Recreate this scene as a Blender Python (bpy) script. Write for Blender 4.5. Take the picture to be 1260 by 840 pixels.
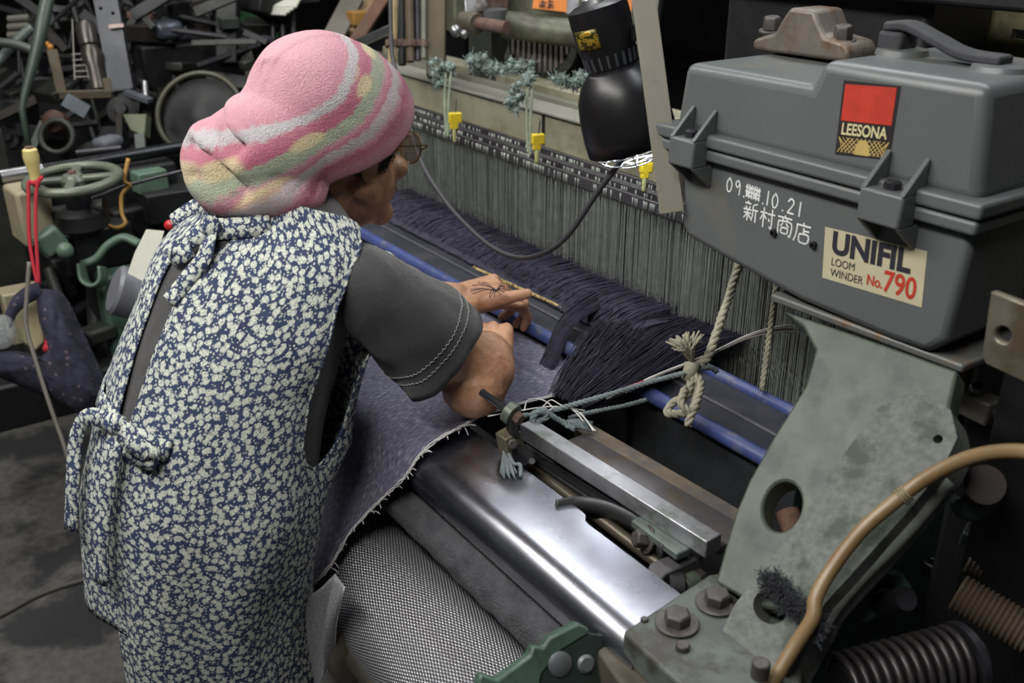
import bpy, bmesh, math, random
from mathutils import Vector, Matrix, noise as mnoise
random.seed(7)
PI = math.pi
V = Vector
scene = bpy.context.scene
for o in list(bpy.data.objects):
    bpy.data.objects.remove(o, do_unlink=True)
COL = scene.collection

# ---------------------------------------------------------------- camera
HEAD = math.radians(145.3)          # heading of the camera on the floor plan
PITCH = math.radians(24.2)          # looking down
FPX = 1225.0                        # focal length in pixels of the 1260 px wide frame
CAM = V((0.0, 0.0, 1.55))
cam_d = bpy.data.cameras.new('camera')
cam_d.sensor_width = 36.0
cam_d.lens = FPX / 1260.0 * 36.0
cam_d.clip_start = 0.02
cam_d.dof.use_dof = True
cam_d.dof.focus_distance = 1.30
cam_d.dof.aperture_fstop = 5.6
cam = bpy.data.objects.new('camera', cam_d)
COL.objects.link(cam)
cam.location = CAM
cam.rotation_euler = (PI / 2 - PITCH, 0, HEAD - PI / 2)
scene.camera = cam

# ---------------------------------------------------------------- world, lights, exposure
world = bpy.data.worlds.new('workshop_world')
scene.world = world
world.use_nodes = True
bg = world.node_tree.nodes['Background']
bg.inputs[0].default_value = (0.80, 0.88, 1.0, 1)
bg.inputs[1].default_value = 0.04

def area(name, loc, target, sx, sy, power, color=(1, 0.98, 0.95)):
    l = bpy.data.lights.new(name, 'AREA')
    l.shape = 'RECTANGLE'; l.size = sx; l.size_y = sy
    l.energy = power; l.color = color
    o = bpy.data.objects.new(name, l)
    COL.objects.link(o)
    o.location = loc
    o.rotation_euler = (V(target) - V(loc)).to_track_quat('-Z', 'Y').to_euler()
    return o
# the long fluorescent fittings over the aisle, then fills over loom and machines
area('tube_light_over_aisle', (-0.95, -0.50, 2.55), (-1.05, 0.40, 0.85), 2.2, 0.30, 52, (1, 0.985, 0.95))
area('tube_light_down_the_aisle', (-2.55, 0.10, 2.62), (-2.1, 0.45, 0.8), 1.8, 0.25, 22, (1, 0.985, 0.95))
area('fill_light_over_loom', (-1.35, 1.45, 2.62), (-1.35, 1.05, 0.9), 2.2, 0.25, 24, (0.96, 0.98, 1.0))  # added fill for winder box, frame and heddles
area('fill_light_over_machines', (-3.6, 0.9, 2.65), (-3.6, 0.9, 0.0), 0.3, 2.0, 1.5, (1, 0.97, 0.92))  # added faint fill for the far machines

vs = scene.view_settings
vs.view_transform = 'Standard'
vs.look = 'None'
vs.exposure = 0.0
vs.gamma = 1.0
vs.use_curve_mapping = False

# ---------------------------------------------------------------- projection helper: a pixel and a real plane give a point of the place
_h = V((math.cos(HEAD), math.sin(HEAD), 0))
FWD = V((_h.x * math.cos(PITCH), _h.y * math.cos(PITCH), -math.sin(PITCH)))
RGT = V((math.sin(HEAD), -math.cos(HEAD), 0))
UPV = RGT.cross(FWD)

def ray(x, y):
    return RGT * (x - 630) + UPV * (420 - y) + FWD * FPX
def U(x, y, X=None, Y=None, Z=None, D=None, P=None, N=None):
    r = ray(x, y)
    if X is not None: t = (X - CAM.x) / r.x
    elif Y is not None: t = (Y - CAM.y) / r.y
    elif Z is not None: t = (Z - CAM.z) / r.z
    elif D is not None: t = D / FPX
    else: t = (V(P) - CAM).dot(V(N)) / r.dot(V(N))
    return CAM + r * t

# ---------------------------------------------------------------- materials
def lin(c):
    out = []
    for v in c[:3]:
        v = v / 255.0
        out.append(v / 12.92 if v <= 0.04045 else ((v + 0.055) / 1.055) ** 2.4)
    return (out[0], out[1], out[2], 1)
MATS = {}
class NT:
    def __init__(s, name):
        s.m = bpy.data.materials.new(name); s.m.use_nodes = True
        s.t = s.m.node_tree; s.n = s.t.nodes; s.l = s.t.links
        s.b = s.n['Principled BSDF']
        s.tc = s.n.new('ShaderNodeTexCoord')
    def node(s, typ, **kw):
        n = s.n.new(typ)
        for k, v in kw.items(): setattr(n, k, v)
        return n
    def link(s, a, b): s.l.new(a, b)
    def noise(s, scale, detail=4, rough=0.55, vec=None, dist=0.0):
        n = s.node('ShaderNodeTexNoise')
        n.inputs['Scale'].default_value = scale; n.inputs['Detail'].default_value = detail
        n.inputs['Roughness'].default_value = rough; n.inputs['Distortion'].default_value = dist
        s.link(vec if vec is not None else s.tc.outputs['Object'], n.inputs['Vector'])
        return n.outputs['Fac']
    def ramp(s, fac, stops, interp='LINEAR'):
        r = s.node('ShaderNodeValToRGB'); r.color_ramp.interpolation = interp
        e = r.color_ramp.elements
        while len(e) < len(stops): e.new(0.5)
        for i, (p, c) in enumerate(stops):
            e[i].position = p; e[i].color = c if len(c) == 4 else (*c, 1)
        s.link(fac, r.inputs['Fac']); return r.outputs['Color']
    def mix(s, fac, a, b, mode='MIX'):
        m = s.node('ShaderNodeMix'); m.data_type = 'RGBA'; m.blend_type = mode
        if hasattr(fac, 'links'): s.link(fac, m.inputs[0])
        else: m.inputs[0].default_value = fac
        for k, v in ((6, a), (7, b)):
            if hasattr(v, 'links'): s.link(v, m.inputs[k])
            else: m.inputs[k].default_value = v
        return m.outputs[2]
    def math(s, op, a, b=0.0, c=None):
        m = s.node('ShaderNodeMath'); m.operation = op
        for k, v in enumerate((a, b) if c is None else (a, b, c)):
            if hasattr(v, 'links'): s.link(v, m.inputs[k])
            else: m.inputs[k].default_value = v
        return m.outputs[0]
    def bump(s, h, strength=0.3, dist=0.002):
        b = s.node('ShaderNodeBump'); b.inputs['Strength'].default_value = strength
        b.inputs['Distance'].default_value = dist
        s.link(h, b.inputs['Height']); s.link(b.outputs[0], s.b.inputs['Normal'])
    def col(s, c): 
        if hasattr(c, 'links'): s.link(c, s.b.inputs['Base Color'])
        else: s.b.inputs['Base Color'].default_value = c
    def set(s, **kw):
        for k, v in kw.items(): s.b.inputs[k.replace('_', ' ')].default_value = v

def sc(c, f): return tuple(min(1, x * f) for x in c[:3]) + (1,)
def M(name, rgb, rough=0.5, metal=0.0, var=0.18, scale=18, bump=0.15, bscale=120, c2=None, amt=0.5, c2scale=9, spec=0.5, rvar=0.12):
    """paint or metal: base colour with mottling, a second colour (rust, dust, worn paint) in patches, fine relief"""
    if name in MATS: return MATS[name]
    t = NT(name); c = lin(rgb)
    f = t.noise(scale)
    base = t.ramp(f, [(0.3, sc(c, 1 - var)), (0.7, sc(c, 1 + var))])
    if c2:
        g = t.noise(c2scale, 6, 0.65)
        lo = 0.75 - amt * 0.5
        mk = t.ramp(g, [(lo - 0.06, (0, 0, 0)), (lo + 0.06, (1, 1, 1))])
        base = t.mix(mk, base, lin(c2))
    t.col(base)
    rr = t.math('MULTIPLY_ADD', t.noise(scale * 2.3), rvar * 2, rough - rvar)
    t.link(rr, t.b.inputs['Roughness'])
    t.set(Metallic=metal)
    t.b.inputs['Specular IOR Level'].default_value = spec
    if bump: t.bump(t.noise(bscale, 5), bump, 0.001)
    MATS[name] = t.m
    return t.m

# ---------------------------------------------------------------- mesh builder
def frame_of(d, hint=V((0, 0, 1))):
    d = V(d).normalized()
    if abs(d.dot(hint)) > 0.97: hint = V((1, 0, 0))
    a = d.cross(hint).normalized(); b = a.cross(d).normalized()
    return a, b
def smooth_path(pts, n=8):
    """Catmull-Rom through the points"""
    pts = [V(p) for p in pts]
    if len(pts) < 3: return pts
    P = [pts[0] * 2 - pts[1]] + pts + [pts[-1] * 2 - pts[-2]]
    out = []
    for i in range(1, len(P) - 2):
        p0, p1, p2, p3 = P[i - 1:i + 3]
        for k in range(n):
            t = k / n
            out.append(0.5 * ((2 * p1) + (p2 - p0) * t + (2 * p0 - 5 * p1 + 4 * p2 - p3) * t * t + (3 * p1 - p0 - 3 * p2 + p3) * t ** 3))
    out.append(pts[-1]); return out

class MB:
    def __init__(s): s.v = []; s.f = []; s.uv = {}
    def add(s, vs, fs):
        k = len(s.v); s.v += [tuple(v) for v in vs]; s.f += [tuple(i + k for i in f) for f in fs]
        return s
    def box(s, c, size, R=None):
        c = V(c); hx, hy, hz = (q / 2 for q in size)
        vs = [V((x, y, z)) for x in (-hx, hx) for y in (-hy, hy) for z in (-hz, hz)]
        if R is not None: vs = [R @ v for v in vs]
        return s.add([c + v for v in vs], [(0, 1, 3, 2), (4, 6, 7, 5), (0, 4, 5, 1), (2, 3, 7, 6), (0, 2, 6, 4), (1, 5, 7, 3)])
    def bar(s, p0, p1, w, h, up=(0, 0, 1)):
        """rectangular bar from p0 to p1, w across, h along up"""
        p0, p1 = V(p0), V(p1); d = p1 - p0
        a, b = frame_of(d, V(up).normalized())
        vs = []
        for p in (p0, p1):
            for (x, y) in ((-1, -1), (1, -1), (1, 1), (-1, 1)): vs.append(p + a * x * w / 2 + b * y * h / 2)
        return s.add(vs, [(3, 2, 1, 0), (4, 5, 6, 7), (0, 1, 5, 4), (1, 2, 6, 5), (2, 3, 7, 6), (3, 0, 4, 7)])
    def prism(s, poly, depth):
        """poly: 3D points in order; depth: vector"""
        n = len(poly); d = V(depth)
        vs = [V(p) for p in poly] + [V(p) + d for p in poly]
        fs = [tuple(range(n - 1, -1, -1)), tuple(range(n, 2 * n))] + [(i, (i + 1) % n, n + (i + 1) % n, n + i) for i in range(n)]
        return s.add(vs, fs)
    def cyl(s, p0, p1, r0, r1=None, seg=20, caps=True, ph=0.0):
        p0, p1 = V(p0), V(p1); r1 = r0 if r1 is None else r1
        a, b = frame_of(p1 - p0)
        vs = []
        for p, r in ((p0, r0), (p1, r1)):
            for i in range(seg):
                t = 2 * PI * i / seg + ph; vs.append(p + (a * math.cos(t) + b * math.sin(t)) * r)
        fs = [(i, i + seg, (i + 1) % seg + seg, (i + 1) % seg) for i in range(seg)]
        if caps: fs += [tuple(range(seg)), tuple(range(2 * seg - 1, seg - 1, -1))]
        return s.add(vs, fs)
    def lathe(s, p, axis, prof, seg=28, ref=None, close=True):
        """prof: list of (radius, height along axis)"""
        p = V(p); ax = V(axis).normalized(); a, b = frame_of(ax, V(ref) if ref else V((0, 0, 1)))
        vs = []; fs = []
        for r, h in prof:
            for i in range(seg):
                t = 2 * PI * i / seg; vs.append(p + ax * h + (a * math.cos(t) + b * math.sin(t)) * max(r, 1e-5))
        m = len(prof)
        for j in range(m - 1):
            for i in range(seg):
                k = (i + 1) % seg
                fs.append((j * seg + i, (j + 1) * seg + i, (j + 1) * seg + k, j * seg + k))
        if close: fs += [tuple(range(seg)), tuple(range(m * seg - 1, (m - 1) * seg - 1, -1))]
        return s.add(vs, fs)
    def tube(s, pts, r, seg=8, caps=True, closed=False, flat=1.0, hint=(0, 0, 1)):
        pts = [V(p) for p in pts]; n = len(pts)
        rr = r if isinstance(r, (list, tuple)) else [r] * n
        vs = []; a = None
        for i, p in enumerate(pts):
            if closed: d = pts[(i + 1) % n] - pts[i - 1]
            else: d = pts[min(i + 1, n - 1)] - pts[max(i - 1, 0)]
            if d.length < 1e-9: d = V((0, 0, 1))
            d.normalize()
            if a is None: a, b = frame_of(d, V(hint))
            else:
                a = a - d * a.dot(d)
                if a.length < 1e-6: a, _ = frame_of(d)
                a.normalize()
            b = d.cross(a)
            for k in range(seg):
                t = 2 * PI * k / seg; vs.append(p + (a * math.cos(t) + b * math.sin(t) * flat) * rr[i])
        fs = []
        m = n if closed else n - 1
        for i in range(m):
            j = (i + 1) % n
            for k in range(seg):
                q = (k + 1) % seg; fs.append((i * seg + k, i * seg + q, j * seg + q, j * seg + k))
        if caps and not closed: fs += [tuple(range(seg - 1, -1, -1)), tuple(range((n - 1) * seg, n * seg))]
        return s.add(vs, fs)
    def ell(s, c, ax, seg=20, rings=12):
        """ellipsoid: ax = three axis vectors"""
        c = V(c); A, B, C = (V(q) for q in ax); vs = [c + C]; fs = []
        for j in range(1, rings):
            t = PI * j / rings
            for i in range(seg):
                q = 2 * PI * i / seg; vs.append(c + A * math.sin(t) * math.cos(q) + B * math.sin(t) * math.sin(q) + C * math.cos(t))
        vs.append(c - C); L = len(vs) - 1
        for i in range(seg): fs.append((0, 1 + i, 1 + (i + 1) % seg))
        for j in range(rings - 2):
            for i in range(seg):
                k = (i + 1) % seg; o = 1 + j * seg
                fs.append((o + i, o + seg + i, o + seg + k, o + k))
        o = 1 + (rings - 2) * seg
        for i in range(seg): fs.append((o + i, L, o + (i + 1) % seg))
        return s.add(vs, fs)
    def ball(s, c, r, seg=14, rings=8): return s.ell(c, ((r, 0, 0), (0, r, 0), (0, 0, r)), seg, rings)
    def caps(s, p0, p1, r0, r1, seg=16):
        """tapered capsule"""
        p0, p1 = V(p0), V(p1); d = (p1 - p0); L = d.length
        prof = []
        for k in range(6): t = PI / 2 * k / 5; prof.append((r0 * math.sin(t), -r0 * math.cos(t)))
        for k in range(6): t = PI / 2 * k / 5; prof.append((r1 * math.cos(t), L + r1 * math.sin(t)))
        return s.lathe(p0, d, prof, seg)
    def grid(s, fn, nu, nv, uvfn=None, closed_u=False):
        k = len(s.v)
        for j in range(nv + 1):
            for i in range(nu + (0 if closed_u else 1)):
                s.v.append(tuple(fn(i / nu, j / nv)))
        w = nu if closed_u else nu + 1
        for j in range(nv):
            for i in range(nu):
                i2 = (i + 1) % w
                f = (k + j * w + i, k + j * w + i2, k + (j + 1) * w + i2, k + (j + 1) * w + i)
                if uvfn: s.uv[len(s.f)] = [uvfn(i / nu, j / nv), uvfn((i + 1) / nu, j / nv), uvfn((i + 1) / nu, (j + 1) / nv), uvfn(i / nu, (j + 1) / nv)]
                s.f.append(f)
        return s
    def hexbolt(s, p, n, r, h, washer=0.0, dome=True, ph=0.3):
        p = V(p); n = V(n).normalized()
        if washer: s.cyl(p, p + n * h * 0.22, washer, seg=22); p = p + n * h * 0.22
        s.lathe(p, n, [(r, 0), (r, h * 0.82), (r * 0.86, h)], 6)
        return s
    def mesh(s, name, mat, smooth=35):
        me = bpy.data.meshes.new(name); me.from_pydata(s.v, [], s.f)
        if s.uv:
            ul = me.uv_layers.new(name='UVMap')
            for pi, uvs in s.uv.items():
                p = me.polygons[pi]
                for q, li in enumerate(p.loop_indices): ul.data[li].uv = uvs[q]
        me.validate()
        if mat: me.materials.append(mat)
        if smooth:
            me.polygons.foreach_set('use_smooth', [True] * len(me.polygons))
            if smooth < 180: me.set_sharp_from_angle(angle=math.radians(smooth))
        me.update(); return me
    def build(s, name, mat, parent=None, smooth=35, bevel=0, bseg=2, solid=0, sub=0, fix=True):
        if fix:
            me = s.mesh(name, mat, 0); bm = bmesh.new(); bm.from_mesh(me)
            bmesh.ops.recalc_face_normals(bm, faces=bm.faces); bm.to_mesh(me); bm.free()
            if smooth:
                me.polygons.foreach_set('use_smooth', [True] * len(me.polygons))
                if smooth < 180: me.set_sharp_from_angle(angle=math.radians(smooth))
        else: me = s.mesh(name, mat, smooth)
        o = bpy.data.objects.new(name, me); COL.objects.link(o)
        if parent is not None: adopt(o, parent)
        if solid:
            m = o.modifiers.new('thickness', 'SOLIDIFY'); m.thickness = solid; m.offset = 0
        if bevel:
            m = o.modifiers.new('bevel', 'BEVEL'); m.width = bevel; m.segments = bseg; m.limit_method = 'ANGLE'; m.angle_limit = math.radians(40)
            m.harden_normals = False
        if sub:
            m = o.modifiers.new('sub', 'SUBSURF'); m.levels = sub; m.render_levels = sub
        return o
def base_of(o):
    p = V((0, 0, 0))
    while o is not None: p += o.location; o = o.parent
    return p
def adopt(o, parent):
    o.parent = parent; o.location = -base_of(parent)
def thing(name, label, cat, loc=(0, 0, 0), group=None, kind=None):
    o = bpy.data.objects.new(name, None); COL.objects.link(o); o.location = loc
    o.empty_display_size = 0.05
    return tag(o, label, cat, group, kind)
def tag(o, label, cat=None, group=None, kind=None):
    if label: o['label'] = label
    if cat: o['category'] = cat
    if group: o['group'] = group
    if kind: o['kind'] = kind
    return o
def bake(o):
    """apply the modifiers of an object to its mesh"""
    dg = bpy.context.evaluated_depsgraph_get(); dg.update()
    me = bpy.data.meshes.new_from_object(o.evaluated_get(dg))
    o.modifiers.clear(); o.data = me
def cut(o, mb):
    """cut real holes with a temporary solid that is removed again"""
    me = mb.mesh('cutter', None, 0); bm = bmesh.new(); bm.from_mesh(me); bmesh.ops.recalc_face_normals(bm, faces=bm.faces); bm.to_mesh(me); bm.free()
    c = bpy.data.objects.new('cutter', me); COL.objects.link(c)
    m = o.modifiers.new('cut', 'BOOLEAN'); m.operation = 'DIFFERENCE'; m.object = c; m.solver = 'EXACT'
    loc = o.location.copy(); par = o.parent
    o.parent = None; o.location = (0, 0, 0)
    bake(o)
    o.parent = par; o.location = loc
    bpy.data.objects.remove(c, do_unlink=True)
    o.data.polygons.foreach_set('use_smooth', [True] * len(o.data.polygons)); o.data.set_sharp_from_angle(angle=math.radians(35))
def rope_mb(path, r, twist=90.0, strands=3, seg=5):
    """laid rope: twisted strands around a path"""
    path = [V(p) for p in path]; L = 0; out = [[] for _ in range(strands)]; a = None
    fine = []
    for i in range(len(path) - 1):
        d = path[i + 1] - path[i]; n = max(1, int(d.length / (r * 0.9)))
        for k in range(n): fine.append(path[i] + d * (k / n))
    fine.append(path[-1])
    for i, p in enumerate(fine):
        d = fine[min(i + 1, len(fine) - 1)] - fine[max(i - 1, 0)]
        if d.length < 1e-9: continue
        d.normalize()
        if a is None: a, b = frame_of(d)
        else:
            a = (a - d * a.dot(d)).normalized()
        b = d.cross(a)
        if i: L += (fine[i] - fine[i - 1]).length
        for k in range(strands):
            t = 2 * PI * k / strands + L * twist * 2 * PI * 0.1 / (r * 100) * 2.2
            out[k].append(p + (a * math.cos(t) + b * math.sin(t)) * r * 0.5)
    mb = MB()
    for st in out: mb.tube(st, r * 0.56, seg)
    return mb
def fuzz(mb, pts, n, length, r, seed=1, up=None):
    """short loose fibres around points"""
    rnd = random.Random(seed)
    for _ in range(n):
        p = V(rnd.choice(pts)); d = V((rnd.gauss(0, 1), rnd.gauss(0, 1), rnd.gauss(0, 1))).normalized()
        if up is not None: d = (d + V(up)).normalized()
        e = V((rnd.gauss(0, 1), rnd.gauss(0, 1), rnd.gauss(0, 1))) * length * 0.35
        l = length * rnd.uniform(0.5, 1.2)
        mb.tube([p, p + d * l * 0.5 + e * 0.4, p + d * l + e], r, 3, caps=False)

# ---------------------------------------------------------------- materials in use
GREEN = M('machine_green_paint', (76, 84, 73), 0.5, 0.0, 0.22, 14, 0.25, 90, c2=(56, 63, 58), amt=0.44, c2scale=15)
GREEN_D = M('dark_green_paint', (66, 88, 76), 0.45, 0.0, 0.2, 14, 0.2, 90, c2=(44, 52, 48), amt=0.35, c2scale=16)
OLIVE = M('olive_paint', (98, 102, 82), 0.5, 0.0, 0.18, 10, 0.15, 90, c2=(74, 74, 62), amt=0.4, c2scale=8)
DUSTY = M('dust_covered_paint', (104, 108, 103), 0.9, 0.0, 0.22, 150, 0.6, 380, c2=(76, 83, 76), amt=0.40, c2scale=30)
BEIGE = M('beige_paint', (150, 147, 126), 0.5, 0.0, 0.12, 8, 0.1, 80, c2=(122, 118, 98), amt=0.36, c2scale=6)
STEEL = M('worn_steel', (150, 150, 152), 0.36, 0.9, 0.2, 25, 0.15, 200)
STEEL_D = M('dark_oily_steel', (70, 70, 74), 0.42, 0.7, 0.25, 25, 0.2, 160)
BLACKM = M('black_iron', (26, 27, 28), 0.55, 0.2, 0.25, 20, 0.2, 120)
BLACK_G = M('gloss_black', (18, 19, 21), 0.38, 0.0, 0.1, 20, 0.02, 120, rvar=0.04)
RUST = M('rusty_iron', (96, 74, 64), 0.75, 0.2, 0.3, 40, 0.5, 160, c2=(120, 100, 92), amt=0.4, c2scale=30)
WINDER = M('winder_grey_paint', (92, 96, 96), 0.38, 0.0, 0.07, 6, 0.10, 150, c2=(104, 102, 92), amt=0.22, c2scale=7, rvar=0.07)
FELT = None

# ---------------------------------------------------------------- room shell
def make_floor_mat():
    t = NT('oil_stained_concrete')
    f = t.noise(3.2, 6, 0.6); g = t.noise(40, 4)
    base = t.ramp(g, [(0.3, lin((74, 73, 70))), (0.7, lin((98, 96, 92)))])
    st = t.ramp(f, [(0.46, (0, 0, 0)), (0.54, (1, 1, 1))])
    base = t.mix(st, lin((44, 45, 47)), base)
    sp = t.ramp(t.noise(160, 2), [(0.70, (0, 0, 0)), (0.76, (1, 1, 1))])
    base = t.mix(t.math('MULTIPLY', sp, 0.35), base, lin((150, 148, 140)))
    t.col(base); t.set(Roughness=0.7); t.bump(g, 0.25, 0.002)
    return t.m
fl = MB().box((-3.0, 2.0, -0.05), (14.0, 12.0, 0.1)).build('floor', make_floor_mat()); tag(fl, 'dark oil-stained concrete workshop floor', kind='structure')
WALLM = M('dark_plaster', (58, 57, 54), 0.85, 0, 0.2, 3, 0.2, 30)  # dark plaster tone with broad mottling
w = MB().box((-10.05, 2.0, 1.5), (0.1, 12.0, 3.2)).build('wall_left', WALLM); tag(w, 'dark wall at the far end of the workshop', kind='structure')
w = MB().box((-3.0, 8.05, 1.5), (14.0, 0.1, 3.2)).build('wall_back', WALLM); tag(w, 'dark back wall of the workshop', kind='structure')
w = MB().box((-3.0, 2.0, 3.15), (14.0, 12.0, 0.1)).build('ceiling', WALLM); tag(w, 'dark workshop ceiling', kind='structure')

# ================================================================ THE LOOM
X0, X1 = -2.15, -0.55           # left end and right end of the loom
loom = thing('power_loom', 'big green power loom with chrome breast beam and emery roller in the foreground', 'loom', (-1.2, 0.75, 0.0))

def chrome_mat():
    t = NT('worn_chrome')
    n = t.noise(9, 3, 0.5); s = t.noise(22, 2, 0.5)
    base = t.ramp(n, [(0.35, lin((150, 150, 160))), (0.6, lin((180, 181, 190)))])
    rs = t.ramp(t.noise(9, 4, 0.6), [(0.66, (0, 0, 0)), (0.74, (1, 1, 1))])
    base = t.mix(t.math('MULTIPLY', rs, 0.55), base, lin((112, 96, 84)))
    t.col(base); t.set(Metallic=1.0)
    t.link(t.math('MULTIPLY_ADD', s, 0.08, 0.24), t.b.inputs['Roughness'])
    return t.m
CHROME = chrome_mat()

# breast beam: rounded plate along X with the worn step at its back edge
def beam_profile():
    p = []
    p.append((0.528, 0.835)); p.append((0.526, 0.852))
    for k in range(7):
        a = PI - (PI / 2) * k / 6
        p.append((0.556 + 0.030 * math.cos(a), 0.855 + 0.029 * math.sin(a)))
    return p + [(0.60, 0.885)]
BP = beam_profile()
def beam_pt(u, v):
    x = -2.05 + (X1 - 0.005 + 2.05) * u
    back = 0.632 - 0.010 * (1 / (1 + math.exp(-(x + 0.755) * 500)))
    prof = BP + [(back, 0.8845), (back, 0.872), (0.60, 0.870), (0.545, 0.835)]
    y, z = prof[min(int(round(v * (len(prof) - 1))), len(prof) - 1)]
    return (x, y, z)
nb = len(BP) + 4
mb = MB().grid(beam_pt, 220, nb - 1)
L = len(mb.v)
mb.f += [tuple(220 + j * 221 for j in range(nb))]
o = mb.build('breast_beam', CHROME, loom, smooth=30); tag(o, 'polished steel breast beam with rounded front')

# emery take-up roller: embossed tinplate, every point real relief in the mesh normal
def emery_mat():
    t = NT('embossed_tinplate')
    u = t.node('ShaderNodeUVMap')
    sx = t.node('ShaderNodeSeparateXYZ'); t.link(u.outputs[0], sx.inputs[0])
    a = t.math('SINE', t.math('MULTIPLY', sx.outputs[0], 2 * PI)); b = t.math('SINE', t.math('MULTIPLY', sx.outputs[1], 2 * PI))
    h = t.math('MULTIPLY', t.math('ADD', a, b), 0.5)
    c = t.ramp(h, [(0.0, lin((110, 110, 112))), (0.35, lin((205, 205, 207))), (0.8, lin((240, 240, 242)))])
    t.col(c); t.set(Metallic=0.55, Roughness=0.32)
    t.bump(h, 0.7, 0.0016)
    return t.m
RO = V((0, 0.502, 0.645)); RR = 0.089
def rol(u, v):
    t = 2 * PI * u
    return (-2.0 + (-0.738 + 2.0) * v, RO.y + RR * math.cos(t), RO.z + RR * math.sin(t))
mb = MB().grid(rol, 96, 40, lambda u, v: (u * 124 + v * 140, u * 124 - v * 140), closed_u=True)
o = mb.build('emery_roller', emery_mat(), loom, smooth=180); tag(o, 'shiny knurled metal roller')
mb = MB().lathe((-0.738, RO.y, RO.z), (1, 0, 0), [(RR, 0), (RR + 0.0015, 0.001), (RR + 0.0015, 0.026), (RR - 0.006, 0.028), (0.03, 0.028), (0.02, 0.06)], 48)
o2 = mb.build('roller_collar', M('raw_tin', (190, 184, 172), 0.35, 0.9, 0.2, 30), o); tag(o2, 'bare tin end band')
mb = MB().cyl((-2.0, RO.y, RO.z), (-0.45, RO.y, RO.z), 0.018); mb.build('roller_shaft', STEEL_D, loom)

# felt-covered press roller with lint
def felt_mat():
    t = NT('grey_felt')
    n = t.noise(30, 6, 0.7); k = t.noise(400, 3)
    t.col(t.ramp(n, [(0.3, lin((60, 61, 64))), (0.7, lin((92, 93, 96)))]))
    t.set(Roughness=1.0); t.bump(t.math('ADD', n, k), 0.9, 0.004)
    return t.m
FELT = felt_mat()
def felt(u, v):
    t = 2 * PI * u; x = -1.95 + (-0.655 + 1.95) * v
    r = 0.031 + 0.0022 * mnoise.noise(V((x * 30, math.cos(t) * 2, math.sin(t) * 2))) + 0.0012 * mnoise.noise(V((x * 90, math.cos(t) * 5, math.sin(t) * 5)))
    return (x, 0.545 + r * math.cos(t), 0.785 + r * math.sin(t))
mb = MB().grid(felt, 40, 260, closed_u=True)
mb.f += [tuple(260 * 40 + i for i in range(40))]
o = mb.build('press_roller', FELT, loom, smooth=180); tag(o, 'roller wrapped in grey felt')
MB().cyl((-0.655, 0.545, 0.785), (-0.645, 0.545, 0.785), 0.024).cyl((-0.66, 0.545, 0.785), (-0.5, 0.545, 0.785), 0.011).build('press_roller_shaft', BLACKM, loom, bevel=0.002)

# lower shaft, drum and pipe under the emery roller
GRIM = M('grimy_steel', (128, 122, 110), 0.4, 0.7, 0.3, 20, c2=(120, 84, 56), amt=0.3, c2scale=20)
cr = U(452, 800, D=1.36)
MB().lathe(cr, (1, 0, 0), [(0.052, -0.30), (0.052, -0.03), (0.056, -0.025), (0.056, 0.0), (0.050, 0.004), (0.034, 0.004), (0.034, 0.10), (0.030, 0.102), (0.030, 0.40)], 40).build('cloth_roller', GRIM, loom)
# green hook-shaped bracket in front of the roller
pp = [(588, 838), (592, 828), (612, 836), (652, 806), (655, 794), (668, 796), (676, 784), (712, 766), (724, 772), (726, 780), (690, 802), (668, 830), (660, 870), (588, 870)]
q = [U(x, y, P=(-0.575, 0.5, 0.8), N=(1, -0.25, 0.55)) for x, y in pp]
o = MB().prism(q, V((-0.014, 0.0035, -0.008))).build('roller_bracket', GREEN_D, loom, bevel=0.003); tag(o, 'dark green curved bracket')
q = [U(x, y, P=(-0.575, 0.5, 0.8), N=(1, -0.25, 0.55)) for x, y in [(668, 830), (690, 802), (726, 780), (760, 786), (800, 838), (800, 870), (660, 870)]]
pl = MB().prism(q, V((-0.006, 0.002, -0.003)) ).build('bracket_web', M('blackish_green', (34, 44, 40), 0.5), loom)
for (x, y, r) in [(690, 818, 0.0125), (722, 818, 0.0095)]:
    c = U(x, y, P=(-0.575, 0.5, 0.8), N=(1, -0.25, 0.55))
    MB().lathe(c - V((0.003, 0, 0)), V((1, -0.25, 0.55)), [(r, 0), (r, 0.004), (r * 0.7, 0.006)], 20).build('rivet', M('dull_tin', (112, 116, 118), 0.5, 0.6), loom)

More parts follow.
